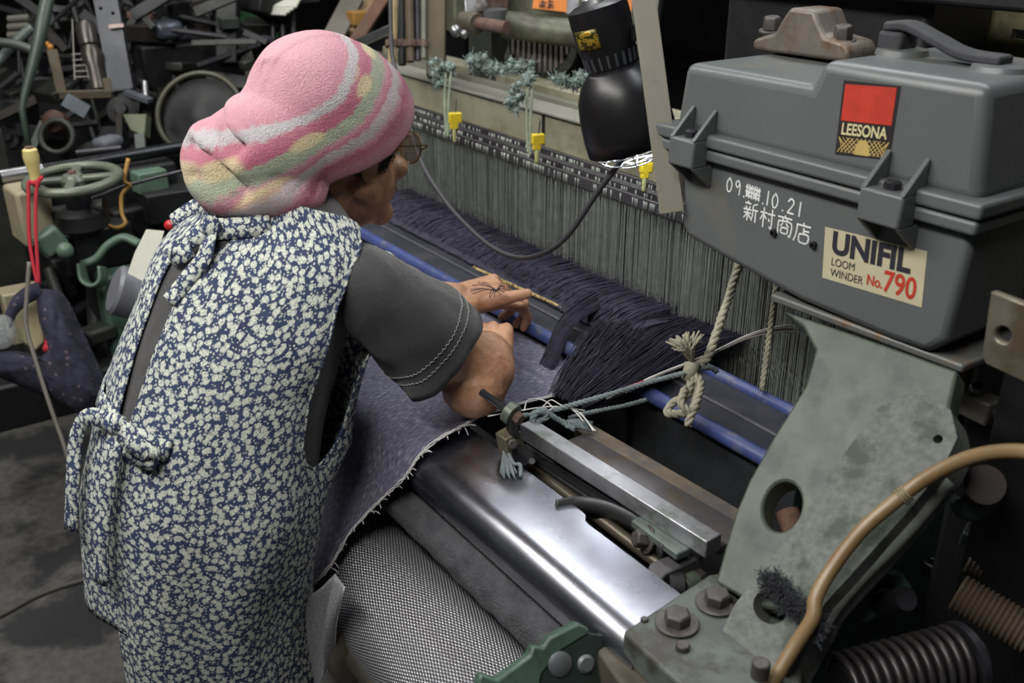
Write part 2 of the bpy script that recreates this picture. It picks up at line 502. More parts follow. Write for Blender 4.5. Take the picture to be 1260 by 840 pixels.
# --- right-hand side frame
def Zpoly(pts, z): return [U(x, y, Z=z) for x, y in pts]
q = Zpoly([(766, 776), (872, 706), (905, 700), (990, 760), (985, 900), (905, 905)], 0.892)
o = MB().prism(q, V((0, 0, -0.035))).build('frame_foot', M('foot_green', (80, 86, 82), 0.55, 0, 0.25, 20, 0.3, 120, c2=(60, 58, 52), amt=0.4, c2scale=22), loom, bevel=0.004); tag(o, 'flat cast foot bolted over the beam end')
q = Zpoly([(766, 776), (905, 905), (905, 985), (790, 880), (735, 800)], 0.858)
MB().prism(q, V((0, 0, -0.04))).build('frame_lip', M('foot_rusty', (74, 68, 58), 0.7, 0.1, 0.3, 30, 0.4, 120), loom, bevel=0.003)
BOLT = M('dark_bolt', (84, 80, 78), 0.5, 0.5, 0.25, 50, 0.3, 200)
for (x, y, r, h, wsh) in [(833, 763, 0.0135, 0.012, 0.022), (882, 738, 0.0135, 0.012, 0.022), (840, 793, 0.007, 0.005, 0), (793, 758, 0.004, 0.002, 0), (912, 712, 0.008, 0.010, 0.0), (936, 822, 0.0085, 0.008, 0)]:
    p = U(x, y + 4, Z=0.893)
    if x == 936: p = U(x, y, Z=0.915)
    if x == 912: p = U(x, y, Z=0.905)
    mb = MB()
    if wsh: mb.hexbolt(p, (0, 0, 1), r, h, wsh)
    else: mb.lathe(p - V((0, 0, 0.01)), (0, 0, 1), [(r, 0), (r, 0.01 + h * 0.8), (r * 0.8, 0.01 + h)], 14)
    mb.build('bolt', BOLT, loom, bevel=0.001)
# sloping cast web under the winder shelf
WP = V((0, 0.64, 0.90)); WN = V((0, -1.0, 0.95)).normalized()
def W(pts, off=0.0): return [U(x, y, P=WP + WN * off, N=WN) for x, y in pts]
web_px = [(0, 0), (962, 381), (988, 402), (1003, 430), (990, 476), (950, 540), (922, 590), (905, 630), (893, 670), (880, 716), (930, 745), (1000, 760), (1150, 600), (1180, 535), (1168, 500), (1178, 456), (1080, 421)]
o = MB().prism(W(web_px[1:]), -WN * 0.03).build('frame_web', GREEN, loom, smooth=30)
hc = U(962, 622, P=WP, N=WN)
ax = V((1, 0, 0)); ay = WN.cross(ax)
def ovalmb(c, n, a, b, ra, rb, d0, d1, seg=28, ph=0):
    vs = []
    ca, sa = math.cos(ph), math.sin(ph)
    a2 = a * ca + b * sa; b2 = b * ca - a * sa
    for d in (d0, d1):
        for i in range(seg):
            t = 2 * PI * i / seg; vs.append(c + n * d + a2 * ra * math.cos(t) + b2 * rb * math.sin(t))
    return MB().add(vs, [tuple(range(seg)), tuple(range(2 * seg - 1, seg - 1, -1))] + [(i, i + seg, (i + 1) % seg + seg, (i + 1) % seg) for i in range(seg)])
cut(o, ovalmb(hc, WN, ax, ay, 0.021, 0.027, -0.08, 0.05, ph=0.5))
b = o.modifiers.new('bevel', 'BEVEL'); b.width = 0.003; b.segments = 2; b.limit_method = 'ANGLE'; b.angle_limit = math.radians(45)
tag(o, 'pale green cast web with oval hole')
# rusty screw seen in the oval hole
sp = hc - WN * 0.035
mb = MB(); pr = []
for k in range(40): pr.append((0.0125 + (0.0012 if k % 2 else 0), 0.0012 * k))
mb.lathe(sp + V((-0.012, 0, 0.0)), V((0.75, -0.3, -0.5)), pr, 20)
mb.build('screw', M('screw_rust', (128, 100, 88), 0.6, 0.3, 0.3, 60, 0.4, 200), loom)
MB().hexbolt(sp + V((0.014, 0.012, -0.028)), V((0.75, -0.4, 0.2)), 0.014, 0.012).build('nut', RUST, loom, bevel=0.001)
# shelf under the winder
q = [U(x, y, Z=1.112) for x, y in [(950, 372), (1172, 456)]]
sa, sb = q
poly = [sa + V((-0.004, 0, 0)), sb + V((0.01, 0, 0)), sb + V((0.01, 0.2, 0)), sa + V((-0.004, 0.2, 0))]
o = MB().prism(poly, V((0, 0, 0.010))).build('winder_shelf', M('worn_shelf', (104, 106, 104), 0.5, 0.3, 0.2, 25, 0.2, 120, c2=(112, 92, 74), amt=0.35, c2scale=25), loom, bevel=0.003)
# dusty raised rib
rib = [(1082, 500), (1130, 478), (1170, 505), (1178, 538), (1162, 572), (1120, 626), (1062, 690), (1015, 742), (1000, 770), (968, 830), (950, 870), (850, 900), (868, 832), (886, 780), (905, 742), (935, 705), (960, 672), (1000, 615), (1040, 556)]
o = MB().prism(W(rib, 0.016), -WN * 0.05).build('frame_rib', DUSTY, loom, smooth=30)
h2 = U(948, 746, P=WP + WN * 0.016, N=WN)
mbc = ovalmb(h2, WN, ax, ay, 0.019, 0.016, -0.09, 0.05)
cut(o, mbc)
for (x, y, r) in [(1154, 540, 0.0045), (1104, 606, 0.0035), (1083, 624, 0.0035)]:
    cut(o, ovalmb(U(x, y, P=WP + WN * 0.016, N=WN), WN, ax, ay, r, r, -0.02, 0.03, 16))
b = o.modifiers.new('bevel', 'BEVEL'); b.width = 0.004; b.segments = 2; b.limit_method = 'ANGLE'; b.angle_limit = math.radians(50)
tag(o, 'raised frame rib grey with dust')
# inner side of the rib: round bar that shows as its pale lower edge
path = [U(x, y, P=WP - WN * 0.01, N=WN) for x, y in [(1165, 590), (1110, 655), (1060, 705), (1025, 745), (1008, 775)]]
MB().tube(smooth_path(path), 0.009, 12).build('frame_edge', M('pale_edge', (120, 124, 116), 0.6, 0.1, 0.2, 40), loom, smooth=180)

# --- things between the breast beam and the sley
ZB = 0.89
def along(p0, p1, z): return U(*p0, Z=z), U(*p1, Z=z)
a, b = along((648, 527), (878, 672), 0.905)
mb = MB().bar(a, b, 0.024, 0.022)
o = mb.build('flat_bar', M('pitted_bar', (168, 168, 172), 0.38, 0.75, 0.15, 30, 0.2, 150, c2=(130, 136, 128), amt=0.32, c2scale=18), loom, bevel=0.0015); tag(o, 'bright square steel bar')
a, b = along((700, 545), (905, 668), 0.888)
o = MB().bar(a, b, 0.055, 0.012).build('race_rail', M('browned_rail', (106, 102, 104), 0.42, 0.6, 0.3, 22, 0.3, 120, c2=(112, 98, 84), amt=0.3, c2scale=13), loom, bevel=0.002)
for (x, y) in [(733, 553), (868, 640)]:
    cut(o, MB().cyl(U(x, y, Z=0.86), U(x, y, Z=0.86) + V((0, 0, 0.08)), 0.007))
a2, b2 = along((716, 528), (915, 645), 0.884)
MB().bar(a2, b2, 0.028, 0.012).build('rail_edge', M('rail_rust', (118, 106, 92), 0.6, 0.4, 0.3, 20, 0.3, 120, c2=(96, 92, 92), amt=0.45, c2scale=12), loom, bevel=0.002)
# dark supports under the bars
a, b = along((640, 560), (850, 700), 0.86)
MB().bar(a, b, 0.022, 0.03).build('inner_channel', BLACKM, loom, bevel=0.002)
a, b = along((655, 575), (835, 712), 0.862)
MB().cyl(a, b, 0.0075).build('inner_rod', M('brass_rod', (104, 97, 84), 0.4, 0.7, 0.15, 30), loom)
a, b = along((665, 612), (800, 722), 0.85)
MB().bar(a, b, 0.018, 0.02).build('inner_channel', STEEL_D, loom, bevel=0.002)
a, b = along((630, 585), (790, 745), 0.83)
MB().bar(a, b, 0.10, 0.01).build('inner_tray', BLACKM, loom)
# curved flat spring
path = smooth_path([U(x, y, Z=0.893) for x, y in [(684, 616), (710, 611), (745, 616), (778, 631), (803, 652), (816, 670)]], 8)
vs = []; fs = []
for i, p in enumerate(path):
    vs += [p, p + V((0, 0, -0.026))]
for i in range(len(path) - 1): fs.append((2 * i, 2 * i + 1, 2 * i + 3, 2 * i + 2))
MB().add(vs, fs).build('flat_spring', M('spring_steel', (66, 66, 68), 0.45, 0.5), loom, solid=0.004)
MB().hexbolt(U(797, 664, Z=0.880), V((-0.3, -0.8, 0.3)), 0.011, 0.014, 0.017).build('bolt', BOLT, loom, bevel=0.001)
MB().cyl(U(797, 664, Z=0.872), U(797, 664, Z=0.872) + V((0.012, 0.03, -0.01)), 0.013).build('spring_boss', BLACKM, loom)
a, b = along((785, 640), (842, 682), 0.889)
MB().bar(a, b, 0.022, 0.010).build('guide_block', M('grey_green', (98, 108, 104), 0.5, 0.3, 0.2, 30), loom, bevel=0.002)
q = Zpoly([(800, 692), (848, 672), (866, 684), (820, 706), (806, 722), (790, 716)], 0.876)
MB().prism(q, V((0, 0, -0.03))).build('fork_block', M('grey_block', (92, 90, 92), 0.5, 0.4, 0.2, 30), loom, bevel=0.002)
MB().cyl(U(840, 722, Z=0.855), U(856, 714, Z=0.855), 0.012).build('bush', GREEN, loom, bevel=0.001)
MB().hexbolt(U(856, 714, Z=0.855), U(856, 714, Z=0.855) - U(840, 722, Z=0.855), 0.011, 0.012).build('nut', BOLT, loom, bevel=0.001)
MB().cyl(U(822, 722, Z=0.855), U(840, 722, Z=0.855), 0.018).build('bush_flange', BLACKM, loom)
# added black sheet, in place of shade, so that the well reads dark
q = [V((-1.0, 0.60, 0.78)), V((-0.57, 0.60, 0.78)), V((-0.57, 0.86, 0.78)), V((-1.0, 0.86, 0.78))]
MB().prism(q, V((0, 0, -0.01))).build('well_shade_sheet', BLACKM, loom)

# temple clamp with threaded rod beside the elbow
cl = M('brassy_iron', (104, 98, 78), 0.5, 0.5, 0.25, 50, 0.3, 200)
a = U(592, 482, Z=0.965); b = U(628, 508, Z=0.95)
pr = []
n = 46; LL = (b - a).length
for k in range(n): pr.append((0.0045 + (0.0008 if k % 2 else 0), LL * k / (n - 1)))
MB().lathe(a, b - a, pr, 12).build('threaded_rod', STEEL_D, loom)
c = b; ddir = (b - a).normalized()
MB().lathe(c - ddir * 0.006, ddir, [(0.008, 0), (0.0145, 0.001), (0.0145, 0.012), (0.008, 0.014)], 20).build('clamp_ring', M('green_ring', (96, 104, 92), 0.5, 0.3, 0.2, 30), loom)
MB().hexbolt(c + ddir * 0.008, ddir, 0.009, 0.010).build('nut', RUST, loom, bevel=0.001)
c2 = U(632, 530, Z=0.93)
MB().bar(c, c2 + V((0, 0, -0.01)), 0.012, 0.018).build('clamp_arm', BLACKM, loom, bevel=0.002)
c3 = U(628, 545, Z=0.91)
MB().box(c3, (0.024, 0.026, 0.036), Matrix.Rotation(0.2, 3, 'X')).build('clamp_block', cl, loom, bevel=0.002)
MB().hexbolt(c3 + V((0.012, -0.006, 0.008)), V((1, -0.4, 0.3)), 0.007, 0.008).build('nut', BOLT, loom, bevel=0.001)
c4 = U(650, 570, Z=0.885)
MB().bar(c3, c4, 0.022, 0.02).build('clamp_foot', BLACKM, loom, bevel=0.003)
MB().cyl(c4, c4 + V((0.014, -0.004, 0.012)), 0.004).build('clamp_pin', STEEL, loom)

# --- the sley: dark board between two blue pipes, dark panels in front
BLUE = M('chipped_blue_paint', (60, 73, 124), 0.45, 0.0, 0.18, 20, 0.15, 120, c2=(92, 96, 112), amt=0.34, c2scale=30)
ZS = 0.90
XL = -2.02; XR = -0.66
o = MB().cyl((XL, 0.880, ZS), (XR, 0.880, ZS), 0.011).build('hand_rail', BLUE, loom); tag(o, 'blue painted front pipe')
o = MB().cyl((XL, 1.005, ZS), (XR, 1.005, ZS), 0.010).build('hand_rail', BLUE, loom); tag(o, 'blue painted rear pipe')
BOARD = M('slate_board', (46, 49, 58), 0.42, 0.0, 0.15, 12, 0.1, 150, c2=(60, 60, 68), amt=0.4, c2scale=12)
MB().box(((XL + XR) / 2, 0.942, ZS - 0.006), (XR - XL, 0.112, 0.010)).build('sley_board', BOARD, loom, bevel=0.001)
MB().box(((XL + XR) / 2, 0.938, ZS + 0.0005), (XR - XL, 0.006, 0.004)).build('sley_bead', M('bead_grey', (92, 92, 100), 0.4, 0.3), loom, bevel=0.001)
edges = [-2.02, -1.52, -1.28, -1.06, -0.975, -0.915, -0.66]
PANEL = M('black_panel', (44, 46, 48), 0.55, 0.1, 0.2, 14, 0.2, 100)
for i in range(len(edges) - 1):
    x0, x1 = edges[i] + 0.0015, edges[i + 1] - 0.0015
    dy = 0.008 if i == 4 else 0
    MB().box(((x0 + x1) / 2, 0.893 + dy, ZS - 0.065), (x1 - x0, 0.02, 0.10)).build('sley_panel', PANEL, loom, bevel=0.003)
MB().box(((XL + XR) / 2, 0.93, 0.74), (XR - XL, 0.10, 0.09)).build('sley_beam', BLACKM, loom, bevel=0.004)

# --- arch beam with ledge (beige), behind the heddles
YB = 1.25
xr = -0.75
o = MB().box(((X0 - 0.5 + xr) / 2, YB + 0.05, 1.095), (xr - X0 + 0.5, 0.10, 0.072)).build('arch_beam', BEIGE, loom, bevel=0.003); tag(o, 'long beige painted cross beam')
MB().box(((X0 - 0.5 + xr) / 2, YB + 0.047, 1.134), (xr - X0 + 0.5, 0.112, 0.006)).build('beam_cap', M('cap_grey', (150, 150, 140), 0.4, 0.2, 0.1, 10), loom, bevel=0.0015)
MB().box(((X0 - 0.5 + xr) / 2, YB + 0.07, 1.142), (xr - X0 + 0.5, 0.02, 0.012)).build('cap_rib', M('cap_rib_grey', (124, 124, 112), 0.4, 0.2, 0.1, 10), loom, bevel=0.0015)
MB().box(((X0 - 0.5 + xr) / 2, YB + 0.055, 1.053), (xr - X0 + 0.5, 0.13, 0.012)).build('beam_ledge', BEIGE, loom, bevel=0.002)
MB().box(((X0 - 0.5 + xr) / 2, YB + 0.16, 1.14), (xr - X0 + 0.5, 0.06, 0.02)).build('back_rail', BEIGE, loom, bevel=0.003)
# seam between beam sections
MB().box((-1.685, YB - 0.003, 1.097), (0.004, 0.006, 0.064)).build('beam_seam', STEEL_D, loom)
# loom body below and behind
MB().box((-1.35, 1.55, 0.55), (1.7, 0.5, 0.7)).build('warp_beam_housing', BLACKM, loom, bevel=0.01)
MB().box((-1.35, 0.62, 0.30), (1.55, 0.06, 0.2)).build('front_girt', GREEN_D, loom, bevel=0.01)
for x in (-2.12, -0.62): MB().box((x, 0.85, 0.41), (0.06, 0.9, 0.82)).build('side_plate', GREEN_D, loom, bevel=0.01)

# ================================================================ harness shafts with heddles
HED = M('heddle_wire', (150, 155, 148), 0.4, 0.25, 0.3, 60, 0)
RAIL = M('heddle_rail', (84, 82, 84), 0.4, 0.6, 0.25, 40, 0.3, 120)
rnd = random.Random(3)
ords = ['nearest', 'second', 'third', 'rearmost']
for s in range(4):
    y = 1.085 + 0.016 * s; zt = 1.078 + 0.005 * (s % 2) + 0.002 * s
    h = thing('heddle_frame', ords[s] + ' of the four harness shafts hung with wire heddles below the beige beam', 'heddle frame', (-1.4, y, 0.70), 'harness shafts of the loom')
    MB().box((-1.35, y, zt + 0.006), (1.55, 0.007, 0.020)).build('top_rail', RAIL, h, bevel=0.0015)
    MB().box((-1.35, y, 0.72), (1.55, 0.007, 0.020)).build('bottom_rail', RAIL, h, bevel=0.0015)
    mb = MB(); x = -2.08
    while x < -0.62:
        x += rnd.choice([0.0028, 0.0032, 0.0036, 0.0044, 0.007]) * rnd.uniform(0.8, 1.3)
        dx = rnd.gauss(0, 0.0012)
        zz = 0.90 + rnd.uniform(-0.012, 0.012)
        for (z0, z1, xa, xb) in ((0.725, zz - 0.008, x + dx, x), (zz + 0.008, zt, x, x + dx)):
            w = 0.0008
            mb.add([(xa - w, y, z0), (xa, y + w, z0), (xa + w, y - w * 0.4, z0), (xb - w, y, z1), (xb, y + w, z1), (xb + w, y - w * 0.4, z1)],
                   [(0, 1, 4, 3), (1, 2, 5, 4), (2, 0, 3, 5)])
        # eye of the heddle
        w = 0.0011
        mb.add([(x - w, y, zz), (x, y + 0.0006, zz - 0.008), (x + w, y, zz), (x, y - 0.0006, zz + 0.008)], [(0, 1, 2, 3)])
        # loop over the rail
        if rnd.random() < 0.4: mb.box((x + dx, y - 0.0045, zt + 0.004), (0.0016, 0.002, 0.016))
    o = mb.build('heddles', HED, h, smooth=180, fix=False); tag(o, 'rows of thin steel wire heddles', kind='stuff')

# ================================================================ LOOM WINDER (grey box on the shelf)
YF = 0.87
wd = thing('loom_winder', 'dark grey metal winder box with red and cream stickers on the loom shelf', 'winder', (-0.70, 0.97, 1.122))
def XZ(pts, y): return [V((x, y, z)) for x, z in pts]
DEP = 0.20
def slab(front, y0, depth, taper=0.0, c=(-0.70, 1.26)):
    fr = XZ(front, y0); bk = [V((c[0] + (x - c[0]) * (1 - taper), y0 + depth, z)) for x, z in front]
    n = len(fr)
    return MB().add(fr + bk, [tuple(range(n)), tuple(range(2 * n - 1, n - 1, -1))] + [(i, n + i, n + (i + 1) % n, (i + 1) % n) for i in range(n)])
low = [(-0.884, 1.262), (-0.492, 1.262), (-0.496, 1.145), (-0.515, 1.1235), (-0.56, 1.1225), (-0.68, 1.126), (-0.80, 1.142), (-0.868, 1.153), (-0.88, 1.166)]
o = slab(low, YF, DEP).build('lower_case', WINDER, wd, bevel=0.009, bseg=3)
lid = [(-0.905, 1.284), (-0.894, 1.365), (-0.702, 1.365), (-0.692, 1.3925), (-0.506, 1.3925), (-0.492, 1.284)]
o = slab(lid, YF + 0.002, DEP - 0.004).build('lid', WINDER, wd, bevel=0.012, bseg=3)
fl1 = [(-0.925, 1.274), (-0.925, 1.290), (-0.480, 1.290), (-0.480, 1.274)]
slab(fl1, YF - 0.014, DEP + 0.028).build('lid_flange', WINDER, wd, bevel=0.004, bseg=3)
fl2 = [(-0.918, 1.258), (-0.918, 1.272), (-0.483, 1.272), (-0.483, 1.258)]
slab(fl2, YF - 0.012, DEP + 0.024).build('case_flange', WINDER, wd, bevel=0.004, bseg=3)
for xc, wdt in ((-0.853, 0.042), (-0.573, 0.050)):
    yl = YF - 0.016
    b = MB().box((xc, yl - 0.006, 1.268), (wdt, 0.026, 0.034)).build('latch', WINDER, wd, bevel=0.003)
    for sx in (-1, 1):
        x = xc + sx * (wdt / 2 - 0.003)
        tri = [V((x - 0.003, yl + 0.016, 1.318)), V((x - 0.003, yl + 0.016, 1.284)), V((x - 0.003, yl - 0.019, 1.284))]
        MB().prism(tri, V((0.006, 0, 0))).build('fin', WINDER, b, bevel=0.0012)
        tri = [V((x - 0.003, yl + 0.016, 1.224)), V((x - 0.003, yl + 0.016, 1.252)), V((x - 0.003, yl - 0.018, 1.252))]
        MB().prism(tri, V((0.006, 0, 0))).build('fin', WINDER, b, bevel=0.0012)
    MB().lathe((xc, yl - 0.002, 1.284), (0, 0, 1), [(0.0085, 0), (0.0085, 0.008), (0.006, 0.010)], 8).build('latch_screw', STEEL_D, b)
# rounded grey end piece below left of the box
MB().lathe((-0.905, 0.93, 1.215), (0.2, 0, 1), [(0.0, -0.035), (0.03, -0.03), (0.045, -0.01), (0.048, 0.03)], 24).build('end_cup', M('end_grey', (110, 110, 106), 0.5, 0.1), wd)
# carrying handle on the lid
hz = 1.3925
path = smooth_path([V((-0.688, 0.972, hz + 0.028)), V((-0.66, 0.970, hz + 0.030)), V((-0.625, 0.968, hz + 0.020)), V((-0.59, 0.966, hz + 0.010)), V((-0.545, 0.964, hz + 0.009))], 6)
vs = []; fs = []
for p in path: vs += [p + V((0, -0.013, 0.005)), p + V((0, 0.013, 0.005)), p + V((0, 0.013, -0.005)), p + V((0, -0.013, -0.005))]
for i in range(len(path) - 1):
    k = 4 * i
    for j in range(4): fs.append((k + j, k + (j + 1) % 4, k + 4 + (j + 1) % 4, k + 4 + j))
fs += [(0, 1, 2, 3), tuple(len(vs) - 4 + j for j in (3, 2, 1, 0))]
h = MB().add(vs, fs).build('handle', M('black_rubber', (52, 53, 56), 0.75, 0, 0.2, 60, 0.4, 200), wd, bevel=0.003); tag(h, 'black strap handle')
MB().box((-0.676, 0.972, hz + 0.013), (0.03, 0.03, 0.022)).build('handle_post', MATS['black_rubber'], h, bevel=0.004)
MB().lathe((-0.668, 0.972, hz), (0, 0, 1), [(0.028, 0), (0.026, 0.006), (0.01, 0.007)], 20).build('handle_pad', WINDER, h)
MB().lathe((-0.548, 0.964, hz), (0, 0, 1), [(0.030, 0), (0.028, 0.005), (0.01, 0.006)], 20).build('handle_pad', WINDER, h)
# small round head screws on the front
for x, z in ((-0.727, 1.196), (-0.670, 1.197)):
    MB().lathe((x, YF + 0.002, z), (0, -1, 0), [(0.0042, 0), (0.0042, 0.006), (0.0022, 0.0065), (0.002, 0.003)], 12).build('socket_screw', BLACKM, wd)
    # --- stickers: flat prints
def flat(pts_xz, y, d=0.0008): return MB().prism(XZ(pts_xz, y), V((0, d, 0)))
CREAM = M('sticker_cream', (186, 178, 148), 0.55, 0, 0.07, 30, 0.05, 100, c2=(170, 150, 112), amt=0.18, c2scale=40)
INK = M('ink_black', (38, 38, 48), 0.6, 0, 0.1)
RED = M('print_red', (182, 56, 42), 0.5, 0, 0.12, 60)
fS = YF - 0.0006
st = flat([(-0.6585, 1.2205), (-0.5345, 1.2275), (-0.5295, 1.1695), (-0.6535, 1.1635)], fS).build('sticker', CREAM, wd); tag(st, 'cream sticker with black and red lettering')
def text_mesh(body, size, origin, right, up, mat, parent, name='lettering', bold=0.0, xs=1.0, y_off=0.0):
    cu = bpy.data.curves.new(name, 'FONT'); cu.body = body; cu.size = size; cu.offset = bold; cu.extrude = 0.0
    t = bpy.data.objects.new(name, cu); COL.objects.link(t)
    dg = bpy.context.evaluated_depsgraph_get(); me = bpy.data.meshes.new_from_object(t.evaluated_get(dg))
    bpy.data.objects.remove(t, do_unlink=True)
    r = V(right).normalized(); u = V(up).normalized(); n = r.cross(u)
    for v in me.vertices:
        c = v.co.copy(); v.co = V(origin) + r * c.x * xs + u * c.y + n * 0.0004
    me.materials.clear(); me.materials.append(mat)
    o = bpy.data.objects.new(name, me); COL.objects.link(o); adopt(o, parent); return o
r_ = V((0.124, 0, 0.007)).normalized(); u_ = V((-0.05, 0, 1)).normalized()
fy = fS - 0.0001
def on(a, b): return V((-0.6535, fy, 1.1635)) + V((0.124, 0, 0.006)) * a + V((-0.005, 0, 0.0575)) * b
text_mesh('UNIFIL', 0.0335, on(0.08, 0.545), r_, u_, INK, st, bold=0.0014, xs=0.98)
text_mesh('LOOM', 0.0125, on(0.085, 0.30), r_, u_, INK, st, bold=0.0, xs=0.86)
text_mesh('WINDER', 0.0125, on(0.085, 0.09), r_, u_, INK, st, bold=0.0, xs=0.86)
text_mesh('No.', 0.016, on(0.46, 0.13), r_, u_, RED, st, bold=0.0004, xs=0.8)
text_mesh('790', 0.032, on(0.62, 0.10), r_, u_, RED, st, bold=0.0006, xs=0.82)
# red and black badge
bs = flat([(-0.6615, 1.376), (-0.5945, 1.3795), (-0.5945, 1.307), (-0.6600, 1.300)], YF + 0.0012).build('sticker', M('badge_black', (40, 36, 36), 0.5), wd); tag(bs, 'red and black brand badge')
fy2 = YF + 0.0008
def ob(a, b): return V((-0.6600, fy2, 1.300)) + V((0.0655, 0, 0.0055)) * a + V((-0.001, 0, 0.0745)) * b
MB().prism([ob(0.04, 0.475), ob(0.96, 0.475), ob(0.96, 0.97), ob(0.04, 0.97)], V((0, 0.0004, 0))).build('red_field', RED, bs)
GOLD = M('print_gold', (186, 160, 96), 0.5, 0, 0.1)
text_mesh('LEESONA', 0.0165, ob(0.07, 0.29), V((0.0655, 0, 0.0055)), (0, 0, 1), M('print_ivory', (206, 194, 150), 0.5), bs, bold=0.0004, xs=0.79)
gm = MB()
def stroke(mb, pts, w, y=None):
    mb.tube(pts, w, 4, flat=0.25, hint=(0, 1, 0))
for k in range(6):
    for s in (-1, 1):
        x0 = 0.5 + s * (0.10 + 0.075 * k)
        stroke(gm, [ob(max(0.04, min(0.96, x0)), 0.04), ob(max(0.04, min(0.96, x0 - s * 0.22)), 0.25)], 0.0005)
        stroke(gm, [ob(max(0.04, min(0.96, x0 - s * 0.12)), 0.04), ob(max(0.04, min(0.96, x0 + s * 0.14)), 0.25)], 0.0004)
gm.build('line_pattern', GOLD, bs)
MB().prism([ob(0.36, 0.03), ob(0.64, 0.03), ob(0.62, 0.16), ob(0.56, 0.235), ob(0.44, 0.235), ob(0.38, 0.16)], V((0, 0.0003, 0))).build('arch_pattern', GOLD, bs)
# white marker handwriting
MARK = M('white_marker', (214, 216, 214), 0.7, 0, 0.05)
def write(strokes, ox, oz, sx, sz, w, slope=0.0):
    mb = MB()
    for st_ in strokes:
        pts = [V((ox + x * sx, YF - 0.0003, oz + y * sz + x * sx * slope)) for x, y in st_]
        if len(pts) > 2: pts = smooth_path(pts, 3)
        mb.tube(pts, w, 5, flat=0.3, hint=(0, 1, 0))
    return mb
G0 = [[(0.5, 1), (0.15, 0.6), (0.3, 0.05), (0.7, 0.1), (0.85, 0.6), (0.5, 1)]]
G9 = [[(0.8, 0.75), (0.5, 1), (0.2, 0.75), (0.45, 0.5), (0.8, 0.75), (0.75, 0.0)]]
G1 = [[(0.5, 1), (0.45, 0.0)]]
G2 = [[(0.1, 0.75), (0.45, 1), (0.8, 0.75), (0.3, 0.2), (0.1, 0.02)], [(0.1, 0.02), (0.9, 0.02)]]
G8 = [[(0.5, 1), (0.2, 0.75), (0.75, 0.3), (0.5, 0), (0.2, 0.28), (0.75, 0.75), (0.5, 1)], [(0.1, 0.8), (0.9, 0.2)], [(0.1, 0.4), (0.9, 0.65)]]
SCR = [[(0.0, 0.8), (1.0, 0.75)], [(0.0, 0.5), (1.0, 0.45)], [(0.1, 0.2), (0.95, 0.2)], [(0.2, 1), (0.15, 0.1)], [(0.5, 1), (0.5, 0.05)], [(0.85, 0.95), (0.85, 0.05)], [(0.1, 0.1), (0.9, 0.95)]]
DOT = [[(0.3, 0.05), (0.45, 0.0)]]
hw = 0.00105; zl = 1.2265; dx = 0.0125
lets = MB()
seq = [(G0, 0), (G9, 1), (DOT, 1.9), (SCR, 2.35), (SCR, 3.2), (DOT, 4.1), (G1, 4.5), (G0, 5.3), (DOT, 6.3), (G2, 7.05), (G1, 8.0)]
for g, k in seq:
    s_ = write(g, -0.808 + k * 0.0134, zl - k * 0.0005, 0.0115, 0.017, hw if g is not SCR else 0.0011)
    lets.add(s_.v, s_.f)
o = lets.build('handwriting', MARK, wd); tag(o, 'white marker numerals')
K1 = [[(0.1, 0.88), (0.5, 0.88)], [(0.3, 1), (0.3, 0.88)], [(0.15, 0.72), (0.22, 0.6)], [(0.45, 0.75), (0.38, 0.6)], [(0.02, 0.55), (0.56, 0.57)], [(0.05, 0.38), (0.55, 0.4)], [(0.3, 0.57), (0.3, 0.0)], [(0.28, 0.36), (0.05, 0.1)], [(0.32, 0.36), (0.52, 0.15)], [(0.95, 0.95), (0.66, 0.82), (0.66, 0.4), (0.58, 0.05)], [(0.66, 0.6), (1.0, 0.62)], [(0.85, 0.6), (0.85, 0.0)]]
K2 = [[(0.02, 0.72), (0.46, 0.75)], [(0.25, 1), (0.25, 0.0)], [(0.24, 0.7), (0.03, 0.35)], [(0.27, 0.62), (0.44, 0.45)], [(0.5, 0.72), (1.0, 0.75)], [(0.8, 1), (0.8, 0.05), (0.66, 0.12)], [(0.58, 0.5), (0.66, 0.35)]]
K3 = [[(0.5, 1), (0.5, 0.88)], [(0.05, 0.86), (0.95, 0.88)], [(0.35, 0.82), (0.4, 0.7)], [(0.65, 0.82), (0.6, 0.7)], [(0.1, 0.66), (0.1, 0.0)], [(0.1, 0.66), (0.92, 0.68), (0.9, 0.02), (0.8, 0.08)], [(0.4, 0.62), (0.25, 0.42)], [(0.6, 0.62), (0.76, 0.44)], [(0.32, 0.36), (0.7, 0.37), (0.68, 0.12), (0.32, 0.12), (0.32, 0.36)]]
K4 = [[(0.55, 1), (0.55, 0.86)], [(0.12, 0.84), (1.0, 0.86)], [(0.15, 0.84), (0.14, 0.4), (0.0, 0.0)], [(0.58, 0.76), (0.58, 0.44)], [(0.58, 0.6), (0.92, 0.62)], [(0.34, 0.42), (0.88, 0.43), (0.84, 0.05), (0.36, 0.04), (0.34, 0.42)]]
lets = MB()
for g, k in ((K1, 0), (K2, 1), (K3, 2), (K4, 3)):
    s_ = write(g, -0.777 + k * 0.0258, 1.1995 - k * 0.0018, 0.0225, 0.0235, hw)
    lets.add(s_.v, s_.f)
o = lets.build('handwriting', MARK, wd); tag(o, 'white marker characters')

